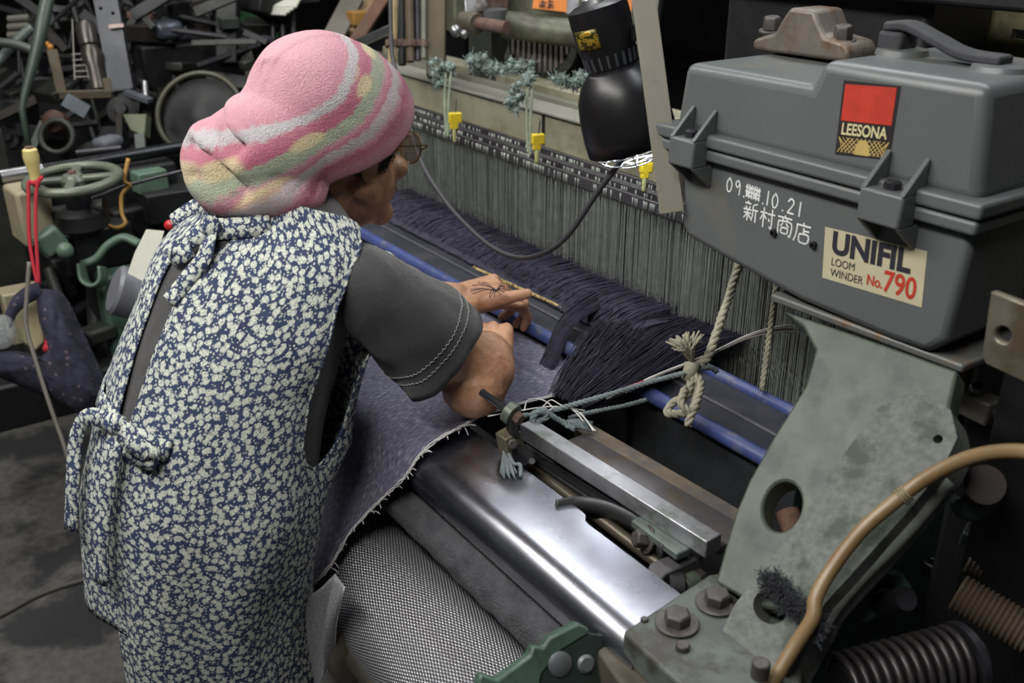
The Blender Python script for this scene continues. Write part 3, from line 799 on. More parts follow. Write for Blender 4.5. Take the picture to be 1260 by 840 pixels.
# rusty casting with two bolts on top behind the lid
br = thing('bolted_bracket', 'rusty cast bracket with two bolts on top of the winder box', 'bracket', (-0.83, 1.04, 1.367))
IRON = M('bare_casting', (112, 105, 97), 0.55, 0.4, 0.25, 25, 0.35, 120, c2=(104, 82, 66), amt=0.35, c2scale=30)
yb = 1.0
mb = slab([(-0.905, 1.368), (-0.907, 1.380), (-0.888, 1.388), (-0.872, 1.392), (-0.862, 1.410), (-0.852, 1.424), (-0.815, 1.424), (-0.806, 1.410), (-0.795, 1.396), (-0.765, 1.392), (-0.757, 1.382), (-0.76, 1.370)], yb, 0.055)
mb.build('casting', IRON, br, bevel=0.005, bseg=3)
for x in (-0.892, -0.782): MB().hexbolt((x, yb + 0.018, 1.390), (0.05, -0.1, 1), 0.0115, 0.016, 0.016).build('bolt', BOLT, br, bevel=0.001)

# added dark box filling the black gap behind the winder, pale green plate with slot and bolt
hs = loom
MB().box((-0.93, 1.22, 0.85), (0.34, 0.14, 1.7)).build('housing', BLACKM, hs, bevel=0.01)
MB().box((-0.80, 1.14, 1.455), (0.6, 0.05, 0.05)).build('dark_filler_rib', BLACKM, hs, bevel=0.006)
gp = loom
OL2 = M('olive_plate', (104, 100, 74), 0.55, 0.1, 0.2, 14, 0.3, 100, c2=(84, 80, 60), amt=0.4, c2scale=20)
o = MB().box((-0.585, 1.305, 0.75), (0.52, 0.012, 1.5)).build('plate', OL2, gp, bevel=0.002)
s0 = U(1245, 42, Y=1.3); s1 = U(1275, 45, Y=1.3)
cut(o, MB().box((s0 + s1) / 2, (abs(s1.x - s0.x), 0.1, 0.013)))
c = U(1185, 18, Y=1.295)
MB().box(c, (0.075, 0.016, 0.045)).build('block', M('block_grey', (92, 88, 78), 0.5, 0.3), gp, bevel=0.003)
c = U(1172, 38, Y=1.285)
MB().lathe(c, (0, -1, 0), [(0.016, 0), (0.016, 0.006), (0.012, 0.009), (0.006, 0.009), (0.005, 0.004)], 20).build('screw', RUST, gp)
MB().bar(U(1206, 30, Y=1.288), U(1212, 8, Y=1.288), 0.006, 0.006).build('slot_edge', BLACKM, gp)
MB().bar(U(1185, 33, Y=1.288), U(1212, 34, Y=1.288), 0.006, 0.008).build('slot_edge', BLACKM, gp)

# ================================================================ upright flat bar beside the lamp
fb = MB()
p0 = U(827, 262, D=1.25); p1 = U(791, -10, D=1.24); p1 = p1 + (p1 - p0) * 1.2
fb.bar(p0, p1, 0.030, 0.006, up=V((-0.75, 0.52, -0.3)))
o = fb.build('upright_bar', M('putty_paint', (128, 124, 112), 0.55, 0, 0.1, 6, 0.15, 60, c2=(104, 98, 88), amt=0.2, c2scale=20), None, bevel=0.001)
tag(o, 'putty coloured flat upright bar between lamp and winder box', 'bar')

# ================================================================ work lamp
lamp = thing('work_lamp', 'small gloss black work lamp with yellow label above the heddles', 'lamp', tuple(U(755, 170, D=1.40)))
top = U(733, 2, D=1.40); rim = U(758, 168, D=1.40)
axd = (V((0, 0, -1)) + RGT * 0.30 - FWD * 0.04).normalized()
ln = (rim - top).length
s = ln / 0.178
neck = [(0.0, 0.0), (0.030, 0.001), (0.040, 0.006), (0.0405, 0.022), (0.0385, 0.058), (0.0355, 0.072), (0.032, 0.092)]
NK = MB().lathe(top, axd, [(r * s, h * s) for r, h in neck], 36, close=False)
nk = NK.build('neck', BLACK_G, lamp, smooth=40)
shade = [(0.032, 0.086), (0.038, 0.092), (0.049, 0.104), (0.057, 0.122), (0.061, 0.145), (0.0625, 0.172), (0.062, 0.196)]
sh = MB().lathe(top, axd, [(r * s, h * s) for r, h in shade], 44, close=False).build('shade', BLACK_G, lamp, smooth=180, solid=0.0015)
MB().lathe(top - axd * 0.012, axd, [(0.012, 0), (0.02, 0.006), (0.022, 0.014)], 20).build('top_cap', STEEL, lamp)
a_, b_ = frame_of(axd)
tocam = (CAM - top).normalized(); tocam = (tocam - axd * tocam.dot(axd)).normalized(); side = axd.cross(tocam)
for k in range(-5, 5):
    t = k * 0.30 + 0.1; d = tocam * math.cos(t) + side * math.sin(t)
    p = top + axd * 0.066 * s + d * 0.0362 * s; q = top + axd * 0.083 * s + d * 0.0338 * s
    MB().bar(p, q, 0.0035, 0.004, up=d).build('vent_slot', M('vent_grey', (70, 72, 78), 0.35, 0.2), nk)
# foil label on the neck
def lab(u, v):
    t = -1.15 + 0.95 * u
    d = tocam * math.cos(t) - side * math.sin(t)
    return top + axd * s * (0.028 + 0.026 * v) + d * (0.0405 - 0.0012 * v) * s
LABEL = NT('foil_label')
lu = LABEL.node('ShaderNodeUVMap'); lw = LABEL.node('ShaderNodeTexVoronoi'); lw.inputs['Scale'].default_value = 5; LABEL.link(lu.outputs[0], lw.inputs['Vector'])
LABEL.col(LABEL.ramp(lw.outputs['Distance'], [(0.25, lin((150, 104, 30))), (0.45, lin((176, 158, 60))), (0.6, lin((70, 62, 26)))])); LABEL.set(Metallic=0.5, Roughness=0.35)
mb = MB().grid(lab, 10, 3, lambda u, v: (u, v)); l_ = mb.build('foil_label', LABEL.m, nk, smooth=180, solid=0.0004); tag(l_, 'gold foil label')
# bulb and wire guard under the shade
BULB = NT('lit_bulb'); BULB.b.inputs['Emission Color'].default_value = (0.93, 0.96, 1, 1); BULB.b.inputs['Emission Strength'].default_value = 14
bc = top + axd * 0.150 * s
MB().ell(bc, (a_ * 0.022, b_ * 0.022, axd * 0.030)).build('bulb', BULB.m, lamp, smooth=180)
WHITEW = M('white_wire', (222, 224, 228), 0.4, 0.0, 0.05)
g = MB()
for rr_, hh in ((0.056, 0.200), (0.042, 0.212), (0.024, 0.220)):
    g.tube([top + axd * hh * s + (a_ * math.cos(2 * PI * k / 40) + b_ * math.sin(2 * PI * k / 40)) * rr_ * s for k in range(40)], 0.0010, 6, closed=True)
for k in range(6):
    t = 2 * PI * k / 6; d = a_ * math.cos(t) + b_ * math.sin(t)
    g.tube([top + axd * 0.196 * s + d * 0.060 * s, top + axd * 0.208 * s + d * 0.048 * s, top + axd * 0.218 * s + d * 0.03 * s, top + axd * 0.222 * s], 0.0010, 6)
g.build('wire_guard', WHITEW, lamp, smooth=180)
pl = bpy.data.lights.new('bulb_light', 'POINT'); pl.energy = 0.7; pl.shadow_soft_size = 0.02; pl.color = (0.9, 0.95, 1.0)
po = bpy.data.objects.new('bulb_light', pl); COL.objects.link(po); po.location = top + axd * 0.19 * s
arm0 = top + side * -0.0
p = U(790, 40, D=1.40); MB().tube(smooth_path([p, U(806, 30, D=1.42), U(812, -20, D=1.42), U(812, -120, D=1.42)]), 0.007, 12).build('arm', BLACK_G, lamp, smooth=180)
MB().cyl(U(778, 40, D=1.39), U(796, 38, D=1.40), 0.012).build('swivel', BLACKM, lamp, bevel=0.001)

# lamp cord sagging in front of the heddles
path = smooth_path([U(x, y, D=d) for x, y, d in [(480, -12, 1.95), (482, 60, 1.93), (489, 95, 1.90), (515, 190, 1.82), (545, 243, 1.76), (575, 278, 1.70), (607, 305, 1.65), (640, 317, 1.61), (672, 310, 1.57), (700, 288, 1.54), (733, 240, 1.50), (765, 197, 1.46), (790, 165, 1.44), (800, 120, 1.44), (802, 60, 1.44)]], 8)
o = MB().tube(path, 0.0042, 8).build('lamp_cord', M('black_cord', (50, 50, 54), 0.55, 0, 0.1), None, smooth=180)
tag(o, 'black electric cord sagging in a loop in front of the heddles', 'cord')

# ================================================================ ropes, yarns, warp
ROPE = M('cotton_rope', (150, 146, 128), 0.9, 0, 0.15, 60, 0.4, 400)
ROPE_G = M('grey_green_cord', (112, 122, 124), 0.9, 0, 0.15, 60, 0.4, 400)
def rope_obj(name, label, pts, r, mat, group=None, n=8, cat='rope'):
    o = rope_mb(smooth_path(pts, n), r).build(name, mat, None, smooth=180, fix=False)
    return tag(o, label, cat, group)
kn = thing('knotted_rope', 'thick beige rope with frayed knot tied around the blue pipe', 'rope', tuple(U(845, 500, Z=0.90)))
K = U(848, 455, D=1.33)
rope_mb(smooth_path([U(912, 318, D=1.40), U(903, 345, D=1.39), U(885, 400, D=1.36), U(870, 440, D=1.34), K]), 0.0068).build('rope', ROPE, kn, smooth=180, fix=False)
rope_mb(smooth_path([K + V((0, 0, 0.004)), U(856, 478, D=1.32), U(853, 500, D=1.30), U(842, 508, D=1.29), U(822, 508, D=1.29), U(828, 520 - 24, D=1.30), U(845, 486, D=1.31), U(850, 470, D=1.32)]), 0.0058).build('loop', ROPE, kn, smooth=180, fix=False)
rope_mb(smooth_path([K, U(862, 470, D=1.315), U(858, 492, D=1.295), U(850, 512, D=1.285), U(846, 524, D=1.285)]), 0.0058).build('tail', ROPE, kn, smooth=180, fix=False)
rope_mb(smooth_path([U(843, 478, D=1.31), U(838, 495, D=1.29), U(848, 505, D=1.287), U(858, 498, D=1.292)]), 0.0058).build('wrap', ROPE, kn, smooth=180, fix=False)
mb = MB(); kb = U(852, 446, D=1.325)
mb.tube(smooth_path([K + V((0.0, 0, -0.012)), K + V((0.004, 0, 0.004)), kb]), 0.0105, 10)
rnd = random.Random(5)
tipd = (U(838, 412, D=1.325) - U(852, 448, D=1.325)).normalized()
for k in range(130):
    a = rnd.uniform(-1.0, 1.0); bq = rnd.uniform(-1, 1)
    d = (tipd + RGT * a * 0.75 + FWD * bq * 0.5).normalized(); l = rnd.uniform(0.026, 0.042)
    e = V((rnd.gauss(0, 1), rnd.gauss(0, 1), rnd.gauss(0, 1))) * 0.003
    mb.tube([kb + d * 0.002, kb + d * l * 0.5 + tipd * 0.008 + e * 0.4, kb + d * l + e], [0.0022, 0.0020, 0.0012], 4)
o = mb.build('frayed_end', ROPE, kn, smooth=180, fix=False)
rope_obj('hanging_rope', 'straight beige rope hanging behind the knotted one under the winder', [U(960, 330, D=1.36), U(954, 365, D=1.36), U(946, 420, D=1.38), U(938, 480, D=1.40)], 0.0052, ROPE)
# grey cords from the temple to the knot
c0 = U(668, 508, Z=0.915)
rope_obj('tie_rope', 'upper grey green cord tied from the clamp to the rope knot', [U(640, 512, Z=0.92), c0, U(740, 488, D=1.31), U(800, 470, D=1.32), U(850, 457, D=1.325), U(872, 452, D=1.34), U(882, 457, D=1.35)], 0.0042, ROPE_G, n=10)
rope_obj('tie_rope', 'lower grey green cord with loose end near the clamp', [U(700, 515, Z=0.90), U(725, 508, Z=0.905), U(765, 500, Z=0.905), U(796, 492, Z=0.91)], 0.0040, ROPE_G)
kt = thing('cord_knot', 'knot of grey green cords beside the bright steel bar', 'knot', tuple(U(680, 515, Z=0.91)))
rope_mb(smooth_path([U(652, 512, Z=0.92), U(668, 504, Z=0.928), U(672, 514, Z=0.918), U(656, 518, Z=0.915), U(664, 506, Z=0.928), U(690, 518, Z=0.91), U(708, 528, Z=0.905)]), 0.0045).build('cord', ROPE_G, kt, smooth=180, fix=False)
mb = MB(); rnd = random.Random(9)
for k in range(26):
    p = U(698 + rnd.uniform(-3, 3), 521 + rnd.uniform(-4, 5), Z=0.906); q = U(726 + rnd.uniform(-5, 4), 524 + rnd.uniform(-6, 6), Z=0.903)
    mb.tube([p, (p + q) / 2 + V((0, 0, rnd.uniform(0, 0.004))), q], 0.0018, 4)
mb.build('frayed_ends', ROPE_G, kt, smooth=180, fix=False)
# green yarn tails hanging from the clamp
mb = MB()
for k in range(10):
    x = 618 + k * 1.2
    mb.tube(smooth_path([U(620, 552, Z=0.905), U(x, 566, Z=0.895), U(x - 2 + k, 582 + (k % 3) * 3, Z=0.888)], 4), 0.0012, 4)
mb.tube(smooth_path([U(625, 555, Z=0.905), U(632, 570, Z=0.895), U(640, 572, Z=0.895), U(641, 586, Z=0.888)], 6), 0.0026, 5)
tag(mb.build('yarn_tail', ROPE_G, None, smooth=180, fix=False), 'pale green yarn tail hanging from the brass clamp', 'yarn')
# white loose threads by the clamp
WTH = M('white_thread', (206, 204, 200), 0.9, 0, 0.05)
mb = MB()
for pts in ([(600, 512), (640, 505), (680, 500), (720, 505)], [(645, 505), (650, 492), (668, 492), (680, 502), (668, 506)], [(668, 500), (678, 492), (690, 498), (706, 505), (718, 518)], [(690, 498), (712, 507), (728, 525), (733, 530)], [(714, 507), (724, 520), (730, 530)]):
    mb.tube(smooth_path([U(x, y, Z=0.924) for x, y in pts], 6), 0.0010, 4)
tag(mb.build('loose_threads', WTH, None, smooth=180, fix=False), 'tangle of loose white threads beside the threaded rod', 'thread', kind='stuff')
# pale and red yarn ends running from the bundle to the heddles on the right
mats = [WTH, M('red_thread', (150, 40, 60), 0.9, 0, 0.05)]
for mi in (0, 1):
    mb = MB(); rnd = random.Random(11 + mi)
    for k in range(7 if mi == 0 else 2):
        j = rnd.uniform(-3, 3)
        mb.tube(smooth_path([U(730 + 8 * k, 492 + j - 2 * k, Z=0.93), U(800, 465 + j * 0.4, D=1.34), U(870, 437 + j * 0.5, D=1.36), U(925, 412 + j, D=1.40), U(975, 403 + j * 2, D=1.44), U(1003, 410 + j * 3, D=1.46)], 6), 0.0010, 4)
    tag(mb.build('selvage_yarns', mats[mi], None, smooth=180, fix=False), ('white', 'red')[mi] + ' selvage yarns crossing behind the frayed knot', 'yarn', kind='stuff')

# ---- warp sheet
INDIGO = NT('indigo_yarn')
n_ = INDIGO.noise(90, 3); INDIGO.col(INDIGO.ramp(n_, [(0.3, lin((30, 29, 42))), (0.7, lin((56, 54, 76)))])); INDIGO.set(Roughness=0.8); INDIGO = INDIGO.m
rnd = random.Random(21)
def tri_tube(mb, pts, r):
    mb.tube(pts, r, 3, caps=False)
mb = MB()
N = 900
for k in range(N):
    x = -1.985 + (-1.10 + 1.985) * (k + rnd.random()) / N
    top = rnd.choice((0.0, 1.0))
    zj = rnd.gauss(0, 0.004)
    p = [V((x + rnd.gauss(0, 0.004), 0.978 + rnd.gauss(0, 0.006), 0.910 + rnd.uniform(0, 0.004))), V((x + rnd.gauss(0, 0.003), 1.02, 0.922 + abs(zj) * 0.5 + 0.004 * top)),
         V((x + rnd.gauss(0, 0.0015), 1.085 + 0.03 * top, 0.920 + zj)), V((x, 1.18, 0.90 + zj))]
    tri_tube(mb, smooth_path(p, 3), 0.00085)
    # part across the sley board
    if rnd.random() < 0.0: pass
o = mb.build('warp_threads', INDIGO, None, smooth=180, fix=False); tag(o, 'sheet of dark indigo warp threads running through the heddles', 'yarn', kind='stuff')
# fell of the cloth: dense woven strip in front of the heddles
def strip(u, v):
    x = -1.99 + (-1.08 + 1.99) * u
    prof = [(0.962, 0.906), (0.985, 0.917), (1.008, 0.921), (1.04, 0.920), (1.10, 0.914), (1.17, 0.897)]
    f = v * 5; i = min(int(f), 4); t = f - i
    y = prof[i][0] * (1 - t) + prof[i + 1][0] * t; z = prof[i][1] * (1 - t) + prof[i + 1][1] * t
    return (x, y + 0.004 * mnoise.noise(V((x * 40, v * 3, 0))) * (1 if v < 0.3 else 0), z - 0.003 + 0.003 * mnoise.noise(V((x * 60, v * 3, 5))))
tag(MB().grid(strip, 200, 20).build('warp_backing', INDIGO, None, smooth=180, solid=0.001), 'dense layer of indigo warp lying on the dark sley board', 'yarn', kind='stuff')
# loose bundles of broken-out ends hanging over the blue pipe
def bundle(name, label, starts, mids, ends, n, seed, r=0.00075):
    rnd = random.Random(seed); mb = MB()
    for k in range(n):
        u = rnd.random()
        path = []
        w = [rnd.gauss(0, 1) for _ in range(6)]
        for (a, b, sp) in [starts] + mids + [ends]:
            a, b = V(a), V(b)
            uu = max(0, min(1, u + rnd.gauss(0, 0.05)))
            p = a.lerp(b, uu) + V((w[0], w[1], abs(w[2]))) * sp
            path.append(p)
        tri_tube(mb, smooth_path(path, 5), r)
    o = mb.build(name, INDIGO, None, smooth=180, fix=False); return tag(o, label, 'yarn', kind='stuff')
bundle('yarn_bundle', 'thick bundle of loose indigo warp ends draped over the blue pipe',
       (U(770, 370, Y=1.09), U(905, 412, Y=1.09), 0.003),
       [(U(748, 392, Y=1.02), U(850, 420, Y=1.02), 0.004), (U(722, 420, Z=0.935), U(800, 458, Z=0.93), 0.005), (U(700, 455, Z=0.918), U(760, 482, Z=0.918), 0.005)],
       (U(684, 486, Z=0.893), U(722, 500, Z=0.893), 0.004), 620, 31)
bundle('yarn_bundle', 'outer bundle of indigo warp ends fanning right towards the winder box',
       (U(850, 392, Y=1.09), U(925, 418, Y=1.09), 0.003),
       [(U(815, 415, Y=1.02), U(870, 430, Y=1.02), 0.004), (U(765, 450, Z=0.928), U(800, 470, Z=0.925), 0.004)],
       (U(700, 492, Z=0.893), U(735, 498, Z=0.893), 0.004), 300, 33)
bundle('yarn_bundle', 'narrow strand of indigo yarn hanging over the blue pipe near the hand',
       (U(752, 350, Y=1.08), U(778, 362, Y=1.08), 0.002),
       [(U(722, 365, Y=1.0), U(740, 378, Y=1.0), 0.002), (U(690, 392, Z=0.928), U(704, 402, Z=0.926), 0.0015), (U(672, 432, Z=0.90), U(688, 440, Z=0.90), 0.0015)],
       (U(655, 470, Z=0.87), U(668, 480, Z=0.87), 0.002), 130, 35)

# ================================================================ THE WEAVER
person = thing('person', 'person in floral apron and pink towel headscarf leaning over the loom, seen from behind', 'person', (-1.13, 0.28, 0.0))
LV = [(0.30, -1.13, 0.28, 0.150, 0.135), (0.60, -1.138, 0.275, 0.128, 0.108), (0.70, -1.138, 0.277, 0.130, 0.108), (0.84, -1.14, 0.30, 0.150, 0.112), (0.93, -1.15, 0.325, 0.145, 0.112),
      (1.03, -1.17, 0.365, 0.153, 0.108), (1.10, -1.19, 0.40, 0.158, 0.100), (1.145, -1.20, 0.425, 0.146, 0.088), (1.175, -1.205, 0.445, 0.110, 0.072), (1.20, -1.21, 0.462, 0.068, 0.058), (1.22, -1.212, 0.475, 0.052, 0.052)]
YAW = math.radians(120)
TR = V((math.sin(YAW), -math.cos(YAW), 0)); TF = V((math.cos(YAW), math.sin(YAW), 0))
def lv(z):
    if z <= LV[0][0]: return LV[0][1:]
    for i in range(len(LV) - 1):
        if z <= LV[i + 1][0]:
            t = (z - LV[i][0]) / (LV[i + 1][0] - LV[i][0])
            # cubic smoothing between the levels
            p0 = LV[max(i - 1, 0)]; p1 = LV[i]; p2 = LV[i + 1]; p3 = LV[min(i + 2, len(LV) - 1)]
            out = []
            for k in range(1, 5):
                m1 = (p2[k] - p0[k]) / max(p2[0] - p0[0], 1e-6); m2 = (p3[k] - p1[k]) / max(p3[0] - p1[0], 1e-6); h = p2[0] - p1[0]
                out.append((2 * t ** 3 - 3 * t * t + 1) * p1[k] + (t ** 3 - 2 * t * t + t) * h * m1 + (-2 * t ** 3 + 3 * t * t) * p2[k] + (t ** 3 - t * t) * h * m2)
            return out
    return LV[-1][1:]
def TS(th, z, off=0.0):
    cx, cy, a, b = lv(z); t = math.radians(th)
    if math.sin(t) < 0: a = a * (1 - 0.27 * max(0.0, min(1.0, (z - 0.95) / 0.13)) * max(0.0, min(1.0, (1.21 - z) / 0.03)))
    return V((cx, cy, z)) + TR * math.sin(t) * (a + off) - TF * math.cos(t) * (b + off)

def interp(tab, z):
    if z <= tab[0][0]: return tab[0][1]
    for i in range(len(tab) - 1):
        if z <= tab[i + 1][0]:
            t = (z - tab[i][0]) / (tab[i + 1][0] - tab[i][0]); return tab[i][1] * (1 - t) + tab[i + 1][1] * t
    return tab[-1][1]
def weld(o):
    bm = bmesh.new(); bm.from_mesh(o.data); bmesh.ops.remove_doubles(bm, verts=bm.verts, dist=0.0002); bm.to_mesh(o.data); bm.free()
# ---- skin
def skin_mat():
    t = NT('weathered_skin')
    n = t.noise(26, 5, 0.6); s = t.noise(110, 4, 0.6)
    c = t.ramp(n, [(0.3, lin((158, 112, 84))), (0.55, lin((194, 147, 115))), (0.75, lin((208, 164, 134)))])
    sp = t.ramp(t.noise(70, 3, 0.5), [(0.62, (0, 0, 0)), (0.70, (1, 1, 1))])
    c = t.mix(t.math('MULTIPLY', sp, 0.35), c, lin((128, 78, 58)))
    t.col(c); t.set(Roughness=0.48)
    t.b.inputs['Subsurface Weight'].default_value = 0.12; t.b.inputs['Subsurface Radius'].default_value = (0.008, 0.003, 0.0015)
    w = t.node('ShaderNodeTexWave'); w.inputs['Scale'].default_value = 30; w.inputs['Distortion'].default_value = 12; w.inputs['Detail'].default_value = 3
    t.link(t.tc.outputs['Object'], w.inputs['Vector'])
    t.bump(t.math('ADD', t.math('MULTIPLY', w.outputs['Fac'], 0.35), s), 0.35, 0.0025)
    return t.m
SKIN = skin_mat()
HC = V((-1.228, 0.566, 1.247)); hy = math.radians(105); hp = math.radians(10)
HF0 = V((math.cos(hy), math.sin(hy), 0)); HR = V((math.sin(hy), -math.cos(hy), 0))
HF = HF0 * math.cos(hp) - V((0, 0, 1)) * math.sin(hp); HU = V((0, 0, 1)) * math.cos(hp) + HF0 * math.sin(hp)
def H(r, f, u): return HC + HR * r + HF * f + HU * u
S_R = V((-1.061, 0.522, 1.098)); E_R = V((-1.020, 0.652, 0.960)); W_R = U(606, 434, Z=0.940); 
S_L = V((-1.275, 0.430, 1.090)); E_L = V((-1.430, 0.600, 0.950)); W_L = U(562, 369, Y=0.782)
B = MB()
def hell(r, f, u, a, b, c): B.ell(H(r, f, u), (HR * a, HF * b, HU * c), 28, 18)
hell(0, -0.008, 0.022, 0.074, 0.094, 0.094)
hell(0, 0.028, -0.040, 0.063, 0.064, 0.080)
hell(0, 0.066, -0.096, 0.026, 0.024, 0.019)
for s in (-1, 1):
    B.caps(H(s * 0.050, 0.0, -0.050), H(s * 0.018, 0.068, -0.096), 0.023, 0.020)
    hell(s * 0.040, 0.066, -0.030, 0.022, 0.020, 0.018)
    hell(s * 0.030, 0.080, 0.016, 0.024, 0.012, 0.008)
    hell(s * 0.074, -0.010, -0.014, 0.007, 0.017, 0.030)
    hell(s * 0.078, -0.016, -0.010, 0.005, 0.014, 0.024)
    hell(s * 0.032, 0.074, 0.000, 0.013, 0.012, 0.010)
    B.ball(H(s * 0.010, 0.098, -0.037), 0.0085)
B.caps(H(0, 0.086, 0.004), H(0, 0.106, -0.034), 0.008, 0.0105)
hell(0, 0.088, -0.064, 0.022, 0.009, 0.006); hell(0, 0.087, -0.073, 0.019, 0.009, 0.0065)
B.caps(H(0, -0.022, -0.06), V((-1.21, 0.468, 1.165)), 0.052, 0.056)
# trunk
def trunk(u, v):
    z = 0.74 + (1.205 - 0.74) * v
    return TS(360 * u, z, -0.004)
tb = MB().grid(trunk, 40, 30, closed_u=True)
tb.f += [tuple(range(39, -1, -1)), tuple(range(30 * 40, 31 * 40))]
B.add(tb.v, tb.f)
# legs down to the floor
for s in (-1, 1):
    hip = V((-1.135, 0.285, 0.80)) + TR * s * 0.055; kn_ = V((-1.13, 0.285, 0.43)) + TR * s * 0.070 + TF * 0.02; an = V((-1.13, 0.27, 0.075)) + TR * s * 0.09
    B.caps(hip, kn_, 0.060, 0.050); B.caps(kn_, an, 0.052, 0.034); B.caps(kn_ - V((0, 0, 0.09)) - TF * 0.012, an + V((0, 0, 0.12)), 0.046, 0.03)
    B.caps(an + V((0, 0, -0.035)) - TF * 0.03, an + TF * 0.12 + V((0, 0, -0.047)), 0.032, 0.026)
# arms
for S_, E_, W_ in ((S_R, E_R, W_R), (S_L, E_L, W_L)):
    B.caps(S_, E_, 0.034, 0.045 if S_ is S_R else 0.042)
    d = (W_ - E_)
    B.caps(E_, E_ + d * 0.45, 0.047 if S_ is S_R else 0.042, 0.042); B.caps(E_ + d * 0.35, W_, 0.041, 0.028)
# elbow bones
B.ball(E_R + V((0.006, -0.012, -0.012)), 0.046); B.caps(E_R + V((-0.03, 0.03, 0.006)), E_R + V((0.010, 0.012, 0.004)), 0.036, 0.034)

def hand(wrist, f, n, side, bends, thumb, sc_=1.0, mets=0.070, fan=0.10):
    """f: direction of the metacarpals, n: back of the hand, side: towards the thumb; bends per finger in degrees"""
    f = V(f).normalized(); n = V(n); n = (n - f * n.dot(f)).normalized(); side = f.cross(n) if f.cross(n).dot(V(side)) > 0 else n.cross(f)
    lens = [(0.040, 0.024, 0.020), (0.044, 0.028, 0.021), (0.040, 0.026, 0.021), (0.032, 0.020, 0.018)]
    for k in range(4):
        off = (1.5 - k) * 0.0200 * sc_
        base = wrist + side * off * 0.55 + f * 0.006
        kn2 = wrist + side * off + f * (mets - abs(k - 1) * 0.004) * sc_ + n * (0.003 if k in (1, 2) else 0.0)
        B.caps(base, kn2, 0.0165 * sc_, 0.0115 * sc_)
        B.ball(kn2 + n * 0.0015, 0.0108 * sc_)
        ang = 0; p = kn2; fd = (f + side * (1.5 - k) * fan).normalized()
        for j in range(3):
            ang += math.radians(bends[k][j])
            d = fd * math.cos(ang) - n * math.sin(ang)
            q = p + d * lens[k][j] * sc_
            B.caps(p, q, (0.0092 - 0.0006 * j) * sc_, (0.0086 - 0.0008 * j) * sc_)
            p = q
    B.ell(wrist + f * 0.036 * sc_ - n * 0.006, (side * 0.036 * sc_, f * 0.042 * sc_, n * 0.015 * sc_))
    # thumb
    tp = [wrist + side * 0.020 * sc_ + f * 0.012 * sc_ - n * 0.006] + [V(q) for q in thumb]
    rr = [0.0165, 0.0125, 0.0105, 0.0082]
    for j in range(len(tp) - 1): B.caps(tp[j], tp[j + 1], rr[j] * sc_, rr[j + 1] * sc_)
    return side
# right hand: loose fist lying on the cloth, back of the hand towards the lens
fR = V((-0.88, 0.40, 0.20)).normalized()
B.caps(W_R + (E_R - W_R) * 0.1, W_R, 0.029, 0.028)
nR = V((0.55, -0.30, 0.80))
sideR = V((-0.6, -0.7, 0))
hand(W_R, fR, nR, V((-0.72, -0.60, 0.2)), [(50, 75, 45), (55, 80, 45), (58, 80, 45), (60, 80, 45)],
     [W_R + fR * 0.035 + V((-0.034, -0.012, 0.004)), W_R + fR * 0.065 + V((-0.034, -0.002, -0.002)), W_R + fR * 0.088 + V((-0.022, 0.002, -0.010))], 0.98, 0.062, 0.02)
# left hand: pinching the reed hook, back of the hand up
fL = V((0.55, 0.80, 0.22)).normalized(); nL = V((0.10, -0.35, 0.92))
tipL = U(650, 360, Y=0.866)
sdl = hand(W_L, fL, nL, V((0.85, -0.5, 0)), [(26, 58, 34), (40, 62, 36), (52, 64, 38), (60, 66, 40)],
     [U(598, 372, Y=0.792), U(626, 366, Y=0.816), U(649, 361, Y=0.838)], 1.02, 0.070, 0.03)
bo = B.build('body', SKIN, None, smooth=180)
rm = bo.modifiers.new('remesh', 'REMESH'); rm.mode = 'VOXEL'; rm.voxel_size = 0.0027; rm.use_smooth_shade = True
sm = bo.modifiers.new('smooth', 'SMOOTH'); sm.factor = 0.5; sm.iterations = 5
bake(bo)
bo.data.materials.clear(); bo.data.materials.append(SKIN)
bo.data.polygons.foreach_set('use_smooth', [True] * len(bo.data.polygons))
adopt(bo, person)

# ---- hair under the towel
HAIR = NT('grey_black_hair')
w = HAIR.node('ShaderNodeTexNoise'); w.inputs['Scale'].default_value = 60
mp = HAIR.node('ShaderNodeMapping'); mp.inputs['Scale'].default_value = (6, 6, 0.6); HAIR.link(HAIR.tc.outputs['Object'], mp.inputs['Vector']); HAIR.link(mp.outputs[0], w.inputs['Vector'])
HAIR.col(HAIR.ramp(w.outputs['Fac'], [(0.35, lin((26, 23, 22))), (0.6, lin((60, 55, 52))), (0.75, lin((112, 106, 100)))])); HAIR.set(Roughness=0.5); HAIR.bump(w.outputs['Fac'], 0.6, 0.003)
def hairf(u, v):
    ph = 2 * PI * u; th = 0.15 + (1.62 + 0.42 * abs(math.sin(ph)) ** 3) * v
    # lower at the temples and in front of the ears
    d = V((math.sin(th) * math.sin(ph), math.sin(th) * math.cos(ph), math.cos(th)))
    low = 0
    r = 1 + 0.012 * math.sin(ph * 60)
    return H(0.0795 * d.x * r, -0.008 + 0.094 * d.y * r - 0.010 * max(0, -d.z), 0.020 + 0.097 * d.z * r)
hb = MB().grid(hairf, 120, 24, closed_u=True)
ho = hb.build('hair', HAIR.m, person, smooth=180, solid=0.002)
